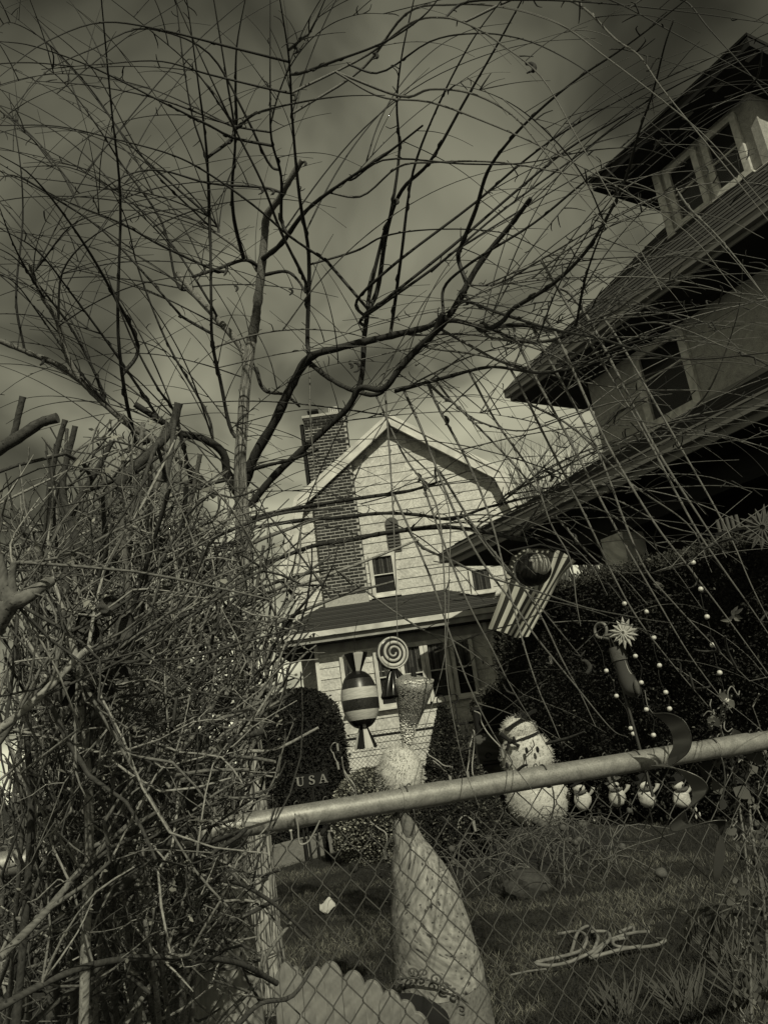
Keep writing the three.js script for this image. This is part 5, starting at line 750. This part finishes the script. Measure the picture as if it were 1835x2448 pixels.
    const g = tube(q, r, 6, 2); part(tree, 'curled_leaf', [g, tube([bn[2].clone().sub(tb), q[0]], [0.0012, 0.0012], 4, 1)], M.limb);
  }
}
// bare trees far off between the houses
[[1290, 1275, 1065, -34, 'far bare tree, nearest the gambrel roof'], [1365, 1235, 1050, -38, 'far bare tree in the middle of the gap between the houses'], [1425, 1215, 1085, -36, 'far bare tree, nearest the dark eaved house'], [1245, 1290, 1120, -31, 'small far bare tree low beside the gambrel roof']].forEach(([x, yb, yt, z, label], k) => {
  const b = atZ(x, yb, z), top = atZ(x, yt, z), o = thing('distant_tree', label, 'tree', V(b.x, 0, z)), H = top.y, gs = [], tr = [];
  const grow = (p, d, l, r, lev) => { const e = p.clone().add(d.clone().multiplyScalar(l)), m = p.clone().lerp(e, 0.5).add(V(rr(-1, 1), 0, rr(-1, 1)).multiplyScalar(l * 0.06)); (lev === 0 ? tr : gs).push(tube([p, m, e], [r, r * 0.85, r * 0.68], 4, 1, 0, false)); if (lev > 4 || e.y > H * 1.05) return; const n = lev < 2 ? 4 : 3; for (let i = 0; i < n; i++) grow(p.clone().lerp(e, rr(0.55, 1)), d.clone().add(V(rr(-0.55, 0.55), rr(0.0, 0.5), rr(-0.4, 0.4))).normalize(), l * rr(0.5, 0.78), r * 0.5, lev + 1); };
  grow(V(0, 0, 0), V(rr(-0.05, 0.05), 1, 0), H * 0.42, 0.2, 0); part(o, 'trunk', tr, M.limb); part(o, 'crown', gs, mat(0.12)).userData.kind = 'stuff';
});

// ---------------------------------------------------------------- the cut back shrubs on the left
{
  const region = [[-60, 1100], [60, 1030], [200, 1000], [330, 975], [440, 1010], [500, 1110], [620, 1140], [760, 1200], [960, 1250], [980, 1390], [830, 1500], [780, 1600], [730, 1680], [690, 1800], [650, 1950], [690, 2100], [680, 2250], [700, 2460], [-60, 2460]];
  const inside = (x, y) => { let c = false; for (let i = 0, j = region.length - 1; i < region.length; j = i++) { const [xi, yi] = region[i], [xj, yj] = region[j]; if ((yi > y) !== (yj > y) && x < (xj - xi) * (y - yi) / (yj - yi) + xi) c = !c; } return c; };
  const rpt = (d) => d / FOCAL / 2;                             // pixel width to radius
  function bareShrub(label, base, stems, nL1, nL2, dMin, dMax, group, mats) {
    const o = thing('bare_shrub', label, 'shrub', base), loc = (P) => P.map((p) => p.clone().sub(base)), src = [], tw = [[], [], []];
    stems.forEach(([px, w0, w1, m]) => {
      const P = px.map(([x, y, d]) => at(x, y, d)), R = P.map((p, i) => (w0 + (w1 - w0) * i / (P.length - 1)) * rpt(toPx(p)[2]));
      part(o, 'stem', [tube(loc(P), R, 9, 5, 0.18)], M.stem[m]); const c = new THREE.CatmullRomCurve3(P, false, 'centripetal'); for (let k = 2; k < 24; k++) src.push([c.getPoint(k / 23.01), c.getTangent(k / 23.01), R[Math.min(R.length - 1, Math.floor(k / 23.01 * R.length))]]);
      // knobs where it was cut
      const e = P[P.length - 1].clone().sub(base); const tn = c.getTangent(0.98), rE = R[R.length - 1]; tw[m].push(tube([e.clone().sub(tn.clone().multiplyScalar(rE * 2)), e.clone().add(tn.clone().multiplyScalar(rE * 0.3))], [rE * 1.02, rE * 1.18], 9, 1));
    });
    let cur = src; const lv = [[nL1, 0.16, 0.5, 0.66, 11], [nL2, 0.06, 0.24, 0.6, 6.5], [Math.round(nL2 * 0.9), 0.025, 0.08, 0.7, 4.5]];
    lv.forEach(([n, l0, l1, f, wmax], level) => {
      const next = []; let made = 0;
      for (let t = 0; t < n * 6 && made < n; t++) {
        const [p, tg, r0] = cur[Math.floor(rnd() * cur.length)], q0 = toPx(p); if (q0[2] < 0.3) continue;
        const d = V(rr(-0.6, 1.0), rr(-0.45, 0.9), rr(-0.6, 0.6)).normalize().add(tg.clone().multiplyScalar(rr(0, 0.8))).normalize(), l = rr(l0, l1) * Math.min(1.25, 0.55 + q0[2] * 0.35), e = p.clone().add(d.clone().multiplyScalar(l)), q = toPx(e);
        if (q[2] < dMin || q[2] > dMax || !inside(q[0], q[1]) || !inside(q0[0], q0[1]) || (q[0] > 520 && rnd() < 0.05 + (q[0] - 520) / 420)) continue;
        const m = p.clone().lerp(e, 0.4).add(V(rr(-1, 1), rr(-1, 1), rr(-1, 1)).multiplyScalar(l * 0.13)), m2 = p.clone().lerp(e, 0.72).add(V(rr(-1, 1), rr(-1, 1), rr(-1, 1)).multiplyScalar(l * 0.12)), w = Math.min(r0 * f, wmax * rpt(q0[2]) * rr(0.5, 1.1)), k = rnd() < 0.34 ? 0 : rnd() < 0.72 ? 1 : 2, g = tube(loc([p, m, m2, e]), [w, w * 0.85, w * 0.75, w * 0.55], 5, 2, 0.4);
        made++; if (level === 0 && made <= 110) part(o, 'branch', [g], mats[k]); else tw[k].push(g);
        const c = new THREE.CatmullRomCurve3([p, m, e]); for (const s of [0.3, 0.5, 0.7, 0.85, 1]) next.push([c.getPoint(s), c.getTangent(Math.min(0.99, s)), w]);
      }
      cur = level ? next : cur.concat(next, next);
    });
    const tips = cur.filter((c) => toPx(c[0])[2] > 0.7); foliage(o, 'dead_leaf', 1100, () => { const c = tips[Math.floor(rnd() * tips.length)], dp = toPx(c[0])[2]; return [c[0].clone().sub(base), V(rr(-1, 1), rr(-1, 0.6), rr(-1, 1)), (rnd() < 0.06 ? rr(20, 34) : rr(6, 16)) * dp / FOCAL]; }, M.deadLeaf, () => rr(0.4, 3.0));
    tw.forEach((g, k) => { if (g.length) stuff(part(o, 'twig', g, mats[k])); });
    return o;
  }
  const S = [M.stem[0], M.stem[1], M.stem[2]], auto = (n, d0, d1, x0, x1, tipFn, w0, w1) => { const a = []; for (let k = 0; k < n; k++) { const d = rr(d0, d1), xb = rr(x0, x1), [xt, yt] = tipFn(), yb = 2448 + rr(0, 120); const bend = rr(-60, 60); a.push([[[xb, yb, d + 0.15], [xb + (xt - xb) * 0.25 + bend, yb + (yt - yb) * 0.35, d + rr(-0.1, 0.15)], [xb + (xt - xb) * 0.6 + bend * 0.6, yb + (yt - yb) * 0.7, d + rr(-0.2, 0.1)], [xt, yt, d + rr(-0.25, 0.1)]], rr(w0, w1), rr(w0, w1) * 0.55, Math.floor(rnd() * 2)]); } return a; };
  // rear one, at the fence and behind it
  bareShrub('wide twiggy cut back shrub growing through the fence behind the near stems', onGround(330, 2448), [...auto(34, 1.9, 2.6, -40, 480, () => [rr(-20, 520), rr(1010, 1500)], 12, 22), ...auto(9, 1.8, 2.4, 100, 450, () => [rr(450, 700), rr(1290, 1600)], 9, 15),
    [[[260, 1500, 2.2], [430, 1400, 2.2], [600, 1300, 2.15], [760, 1240, 2.2]], 14, 7, 0], [[[240, 1560, 2.2], [460, 1480, 2.2], [680, 1410, 2.2], [850, 1350, 2.2], [1000, 1290, 2.2]], 13, 5, 2], [[[260, 1700, 2.0], [480, 1590, 2.0], [640, 1500, 2.0], [800, 1430, 2.0], [940, 1390, 2.0]], 13, 5, 0], [[[330, 1380, 2.2], [500, 1290, 2.2], [660, 1230, 2.2], [820, 1215, 2.2]], 12, 5, 1], [[[400, 2050, 1.9], [520, 1900, 1.95], [600, 1790, 2], [640, 1680, 2], [630, 1560, 2]], 14, 9, 0], [[[420, 1850, 1.9], [560, 1800, 1.95], [660, 1790, 2], [760, 1740, 2]], 12, 6, 2], [[[300, 1650, 2.0], [444, 1668, 2.0], [583, 1650, 2.0], [640, 1640, 2.0]], 22, 15, 2], [[[300, 1760, 1.9], [500, 1700, 1.95], [640, 1690, 2], [700, 1655, 2]], 16, 9, 1], [[[380, 1560, 2.1], [520, 1470, 2.1], [680, 1400, 2.1], [790, 1330, 2.1]], 12, 6, 0]], 640, 1350, 1.0, 3.2, 'cut back shrubs', S);
  // near one, in front of the fence: the stems the lens nearly touches
  const near = [
    [[[200, 2460, 0.95], [208, 2183, 0.95], [214, 2044, 0.93], [211, 1850, 0.9], [200, 1694, 0.9]], 24, 19, 2], [[[205, 1694, 0.9], [288, 1772, 0.95], [388, 1833, 1.0], [444, 1861, 1.0]], 28, 24, 0], [[[216, 2188, 1.0], [311, 2100, 1.02], [388, 2033, 1.05], [455, 1960, 1.05], [444, 1861, 1.0]], 24, 26, 1], [[[444, 1861, 1.0], [555, 1772, 1.1], [622, 1750, 1.15]], 22, 15, 1],
    [[[-20, 1500, 0.7], [24, 1443, 0.7], [54, 1431, 0.7], [119, 1389, 0.72]], 62, 26, 0], [[[28, 1440, 0.7], [8, 1400, 0.7], [2, 1370, 0.7], [-6, 1330, 0.7]], 44, 24, 0], [[[36, 1440, 0.7], [28, 1380, 0.7], [40, 1345, 0.7], [58, 1345, 0.7]], 22, 12, 0], [[[-20, 1760, 0.8], [89, 1672, 0.8], [185, 1574, 0.82], [215, 1550, 0.82]], 20, 16, 2], [[[-20, 1800, 0.85], [100, 1640, 0.85], [200, 1570, 0.85]], 16, 12, 0], [[[182, 1575, 0.84], [168, 1520, 0.85], [152, 1455, 0.85]], 18, 12, 2], [[[185, 1580, 0.84], [196, 1620, 0.85], [204, 1675, 0.88]], 15, 13, 2], [[[210, 1600, 0.86], [222, 1640, 0.87], [232, 1690, 0.88]], 14, 12, 2],
    [[[280, 1170, 1.4], [300, 1144, 1.4], [355, 1088, 1.4], [411, 1022, 1.42], [427, 966, 1.42]], 30, 18, 1], [[[-20, 1085, 1.2], [55, 1039, 1.2], [100, 1010, 1.2], [135, 1000, 1.2]], 30, 22, 1], [[[20, 1060, 1.2], [33, 1039, 1.2], [45, 990, 1.2], [55, 950, 1.2]], 16, 14, 1], [[[110, 1280, 1.5], [122, 1140, 1.5], [140, 1060, 1.5], [156, 1005, 1.5]], 15, 12, 1], [[[190, 1320, 1.5], [170, 1250, 1.5], [150, 1170, 1.5], [180, 1020, 1.5]], 20, 12, 1], [[[160, 1240, 1.5], [210, 1160, 1.5], [240, 1110, 1.5], [268, 1055, 1.5]], 18, 12, 1], [[[120, 2448, 1.3], [150, 1900, 1.35], [155, 1500, 1.4], [165, 1270, 1.45]], 20, 15, 1], [[[330, 2460, 1.3], [340, 2100, 1.3], [300, 1800, 1.35], [310, 1500, 1.4], [290, 1240, 1.4]], 18, 13, 0], [[[40, 2448, 0.9], [60, 2200, 0.9], [75, 1950, 0.9], [60, 1700, 0.9]], 20, 14, 1],
    [[[0, 2290, 0.8], [110, 2180, 0.85], [210, 2060, 0.9], [320, 1960, 0.9]], 20, 12, 0], [[[-20, 2420, 0.8], [150, 2330, 0.85], [330, 2290, 0.95], [560, 2300, 1.1], [660, 2350, 1.2]], 18, 12, 1], [[[60, 2460, 0.9], [260, 2300, 1.0], [420, 2240, 1.1], [560, 2200, 1.2], [660, 2150, 1.3]], 14, 9, 1], [[[300, 2448, 1.0], [420, 2260, 1.1], [500, 2100, 1.2], [560, 1980, 1.25]], 13, 8, 0], [[[390, 2200, 1.1], [450, 2130, 1.15], [540, 2105, 1.2], [640, 2150, 1.25], [740, 2240, 1.3]], 12, 8, 1], [[[560, 2460, 1.2], [620, 2400, 1.2], [700, 2380, 1.25], [760, 2290, 1.3]], 14, 8, 1], [[[520, 2448, 1.2], [610, 2350, 1.2], [640, 2280, 1.25], [700, 2200, 1.3]], 12, 8, 0], [[[250, 1960, 1.0], [330, 2000, 1.05], [440, 1990, 1.1], [560, 1960, 1.25]], 11, 7, 1],
    ...auto(16, 1.0, 1.35, -60, 420, () => [rr(-20, 420), rr(1150, 1700)], 10, 17)];
  const o = bareShrub('near dark shrub of thick cut stems at the left edge', onGround(150, 2448), near, 190, 560, 0.55, 1.42, 'cut back shrubs', S);
  const base = o.position;
  [[212, 1515, 62, 112, 0.2], [300, 1515, 54, 96, -0.2], [262, 1448, 52, 50, 0.6], [285, 1612, 60, 80, 0.3], [160, 1655, 60, 60, -0.5], [250, 1640, 50, 70, 0.1], [345, 1560, 30, 46, 0.4]].forEach(([x, y, w, h, a]) => {
    const c = at(x, y, 0.86).sub(base), s = 0.86 / FOCAL, g = new THREE.SphereGeometry(1, 26, 18, 0, 4.4), p = g.attributes.position; g.rotateY(rr(2.6, 3.8)); for (let i = 0; i < p.count; i++) { const n = 1 + 0.35 * fbm(p.getX(i) * 2.2 + x, p.getY(i) * 2.2, p.getZ(i) * 2.2, 3); p.setXYZ(i, p.getX(i) * w * 0.5 * s * n, p.getY(i) * h * 0.5 * s * n, p.getZ(i) * w * 0.4 * s * n); } g.rotateZ(a); g.translate(c.x, c.y, c.z); g.computeVertexNormals(); part(o, 'dried_leaf', [g], M.deadLeaf);
  });
}
// pale figure behind the shrub
{
  const z = -3.05, c = atZ(540, 2300, z), base = V(c.x, 0, z), o = thing('garden_figure', 'tall pale stacked garden figure behind the twigs left of the trunk', 'lawn figure', base), s = Math.abs(z) * 1.02 / FOCAL;
  const Y = (y) => atZ(530, y, z).y, X = (x, y) => atZ(x, y, z).x - base.x;
  const lean = (g, y0) => { const p = g.attributes.position; for (let i = 0; i < p.count; i++) p.setX(i, p.getX(i) + X(528, 2100) * 0 - (p.getY(i) - Y(2100)) * 0.02); return g; };
  part(o, 'robe', [lean(lathe([[0.001, 0.03], [66 * s, 0.04], [64 * s, Y(2290)], [56 * s, Y(2150)], [50 * s, Y(2060)], [38 * s, Y(2030)], [0.001, Y(2028)]], 30))], mat(0.42, { map: rep(T_soft, 3) }));
  part(o, 'head', [rough(ball(37 * s, 0.012, Y(1958), 0, 1, 1.1, 1, 22, 16), 0.004, 20)], mat(0.5, { map: rep(T_grain, 5) }));
  for (const x of [-0.012, 0.038]) part(o, 'eye', [ball(6 * s, x, Y(1950), 35 * s, 1.2, 0.8, 0.5)], M.dark); part(o, 'nose', [ball(5.5 * s, 0.016, Y(1964), 38 * s)], mat(0.4)); part(o, 'mouth', [ball(8 * s, 0.014, Y(1982), 33 * s, 1.4, 0.4, 0.4)], M.dark);
  part(o, 'collar', [lathe([[0.001, Y(2040)], [46 * s, Y(2036)], [52 * s, Y(2012)], [40 * s, Y(1996)], [0.001, Y(1996)]], 24)], M.stone);
  [[1912, 34, 28], [1872, 31, 24], [1828, 27, 26]].forEach(([y, r, h]) => part(o, 'hat_band', [rough(ball(1, 0.006, Y(y), 0, r * s, h * s, r * s, 20, 14), 0.004, 18)], M.white)); part(o, 'hat_top', [lathe([[0.001, Y(1770)], [16 * s, Y(1790)], [22 * s, Y(1812)], [0.001, Y(1812)]].reverse(), 18)], M.white);
  const a = atZ(480, 1910, z).sub(base); part(o, 'arm', [tube([V(-44 * s, Y(2050), 0.02), V(a.x + 0.01, Y(1990), 0.05), V(a.x, Y(1925), 0.05)], [16 * s, 14 * s, 12 * s], 10, 4), ball(17 * s, a.x, Y(1905), 0.05, 1, 1.2, 1)], mat(0.45, { map: rep(T_grain, 5) }));
  const g2 = atZ(470, 1850, z - 0.9), f = thing('small_statue', 'smaller weathered pale statue further left behind the twigs', 'lawn figure', V(g2.x, 0, g2.z)), t = g2.y; part(f, 'figure', [rough(lathe([[0.001, 0.02], [0.12, 0.03], [0.1, t * 0.5], [0.06, t * 0.72], [0.08, t * 0.8], [0.085, t * 0.9], [0.05, t], [0.001, t + 0.02]], 20), 0.02, 7)], mat(0.34, { map: rep(T_grain, 4) })); part(f, 'base', [box(0.3, 0.06, 0.3, 0, 0.03, 0)], M.stone);
}
// ---------------------------------------------------------------- vine, plume leaves and weeds at the right
{
  const base = onGround(1790, 2440), o = thing('climbing_vine', 'leafy vine climbing the fence at the right edge', 'vine', base), L = (x, y, d) => at(x, y, d).sub(base), nodes = [];
  [[[1795, 2450], [1790, 2250], [1786, 2100], [1776, 2000], [1765, 1920], [1752, 1850], [1744, 1800]], [[1835, 2300], [1822, 2150], [1800, 2020], [1790, 1930], [1786, 1850], [1800, 1770]], [[1840, 2150], [1810, 2050], [1788, 2000], [1770, 1940], [1740, 1900]], [[1760, 2300], [1775, 2150], [1765, 2050], [1742, 1980]], [[1752, 1850], [1736, 1780], [1722, 1740], [1722, 1700], [1728, 1680], [1738, 1672]], [[1722, 1730], [1716, 1718], [1706, 1714], [1692, 1716]], [[1810, 1900], [1820, 1800], [1815, 1740], [1798, 1690]]].forEach((l, k) => { const d = 1.94 + 0.03 * (k % 3), P = l.map(([x, y], i) => L(x, y, d + 0.02 * Math.sin(i * 2 + k))), w = [7, 9, 5, 4, 2.6, 2, 3][k]; part(o, 'vine_stem', [tube(P, P.map((_, i) => w * (1 - 0.5 * i / P.length) / 2 * d / FOCAL), 7, 5, 0.2)], k < 2 ? M.limbPale : M.stem[0]); l.forEach((q) => nodes.push([...q, d])); });
  const leaf = leafGeo(1, 0.82, 0.12, 0.15), mats = [M.leafDark, M.leafMid, mat(0.12, { side: THREE.DoubleSide, b: 0.92 })];
  const place = (x, y, s, m, d) => { const q = part(o, 'leaf', leaf, mats[m]); q.position.copy(L(x, y, d)); const z = s * d / FOCAL; q.scale.setScalar(z); q.rotation.set(rr(-0.7, 0.7), rr(-0.8, 0.8), rr(-3.1, 3.1)); };
  [[1740, 1792, 42, 1], [1716, 1836, 52, 1], [1782, 1812, 40, 1], [1700, 1846, 56, 0], [1752, 1884, 44, 1], [1722, 1900, 36, 1], [1802, 1812, 30, 1], [1770, 1770, 34, 1], [1722, 1815, 30, 0], [1764, 1848, 36, 0], [1688, 1720, 16, 2], [1696, 1716, 22, 2], [1704, 1714, 26, 1], [1738, 1664, 24, 2], [1742, 1674, 20, 2], [1820, 1830, 40, 0], [1730, 1910, 30, 0]].forEach(([x, y, s, m]) => place(x, y, s, m, 1.92));
  for (let k = 0; k < 150; k++) { const x = 1745 + 110 * Math.pow(rnd(), 0.7), y = rr(1770, 2440); place(x, y, rr(12, 28), rnd() < 0.5 ? 0 : rnd() < 0.6 ? 1 : 2, rr(1.9, 2.15)); }
  const twist = []; for (let k = 0; k < 70; k++) { const n = nodes[Math.floor(rnd() * nodes.length)], P = [L(n[0], n[1], n[2])]; let x = n[0], y = n[1]; for (let i = 0; i < 4; i++) { x += rr(-14, 14); y += rr(-22, 22); P.push(L(x, y, n[2] + rr(-0.03, 0.05))); } twist.push(tube(P, P.map(() => 0.0016), 5, 4, 0.3)); } part(o, 'tendril', twist, M.paint);
}
{
  const base = at(1700, 2180, 2.35), o = thing('plume_plant', 'pale plume leaved weed drooping through the lower right mesh', 'plant', V(base.x, 0, base.z)), b = o.position, bl = [];
  const plume = (px, n, len, d) => { const P = px.map(([x, y], i) => at(x, y, d + 0.04 * i).sub(b)), c = new THREE.CatmullRomCurve3(P); part(o, 'stalk', [tube(P, P.map((_, i) => 0.0028 * (1 - 0.6 * i / P.length)), 5, 5)], M.leafPale); for (let k = 0; k < n; k++) { const t = 0.15 + 0.85 * k / n, p = c.getPoint(t), tn = c.getTangent(t), s = k % 2 ? 1 : -1, sd = V(0, 0, 1).cross(tn).normalize().multiplyScalar(s), dir = tn.clone().multiplyScalar(0.9).add(sd.multiplyScalar(rr(0.4, 0.9))).add(V(0, -0.5, rr(-0.4, 0.4))).normalize(), g = leafGeo(len * rr(0.6, 1.1), len * 0.17, 0.2, 0.4); g.applyQuaternion(new THREE.Quaternion().setFromUnitVectors(UP, dir)); g.translate(p.x, p.y, p.z); bl.push(g); } };
  plume([[1770, 2160], [1710, 2165], [1665, 2190], [1640, 2230], [1622, 2265]], 34, 0.055, 2.3); plume([[1775, 2165], [1725, 2180], [1695, 2210], [1685, 2250], [1680, 2275]], 40, 0.055, 2.35); plume([[1790, 2150], [1750, 2170], [1730, 2205], [1718, 2250], [1722, 2285]], 36, 0.05, 2.32); plume([[1680, 2170], [1655, 2180], [1640, 2200], [1632, 2222]], 20, 0.045, 2.28); plume([[1790, 2140], [1765, 2150], [1735, 2145], [1708, 2136]], 18, 0.04, 2.36); plume([[1640, 2178], [1600, 2172], [1570, 2176], [1540, 2192]], 3, 0.02, 2.3); plume([[1835, 2185], [1800, 2170], [1770, 2165]], 8, 0.04, 2.3); plume([[1800, 2200], [1775, 2230], [1780, 2270], [1790, 2300]], 14, 0.04, 2.4);
  const third = Math.ceil(bl.length / 3); for (let k = 0; k < 3; k++) part(o, 'leaflet', bl.slice(k * third, (k + 1) * third), k ? M.leafPale : M.leafMid);
  [[1632, 2420, 60, 'grass like weed tuft at the bottom right'], [1745, 2320, 46, 'bushy weed tuft under the plume leaves'], [1800, 2400, 60, 'weed tuft in the bottom right corner'], [1480, 2440, 40, 'low weed tuft at the bottom of the lawn']].forEach(([x, y, h, label]) => { const g = onGround(x, y), t = thing('weed_tuft', label, 'weed', V(g.x, 0, g.z)), gs = []; for (let k = 0; k < 70; k++) { const a = rnd() * 6.28, l = rr(0.06, 0.2); const q = leafGeo(l, 0.008, 0.2, 0.5); q.applyQuaternion(new THREE.Quaternion().setFromUnitVectors(UP, V(Math.cos(a) * 0.8, rr(0.5, 1.4), Math.sin(a) * 0.8).normalize())); q.translate(rr(-0.05, 0.05), 0.01, rr(-0.05, 0.05)); gs.push(q); } part(t, 'blade', gs, M.leafMid); });
}
renderer.render(scene, camera);
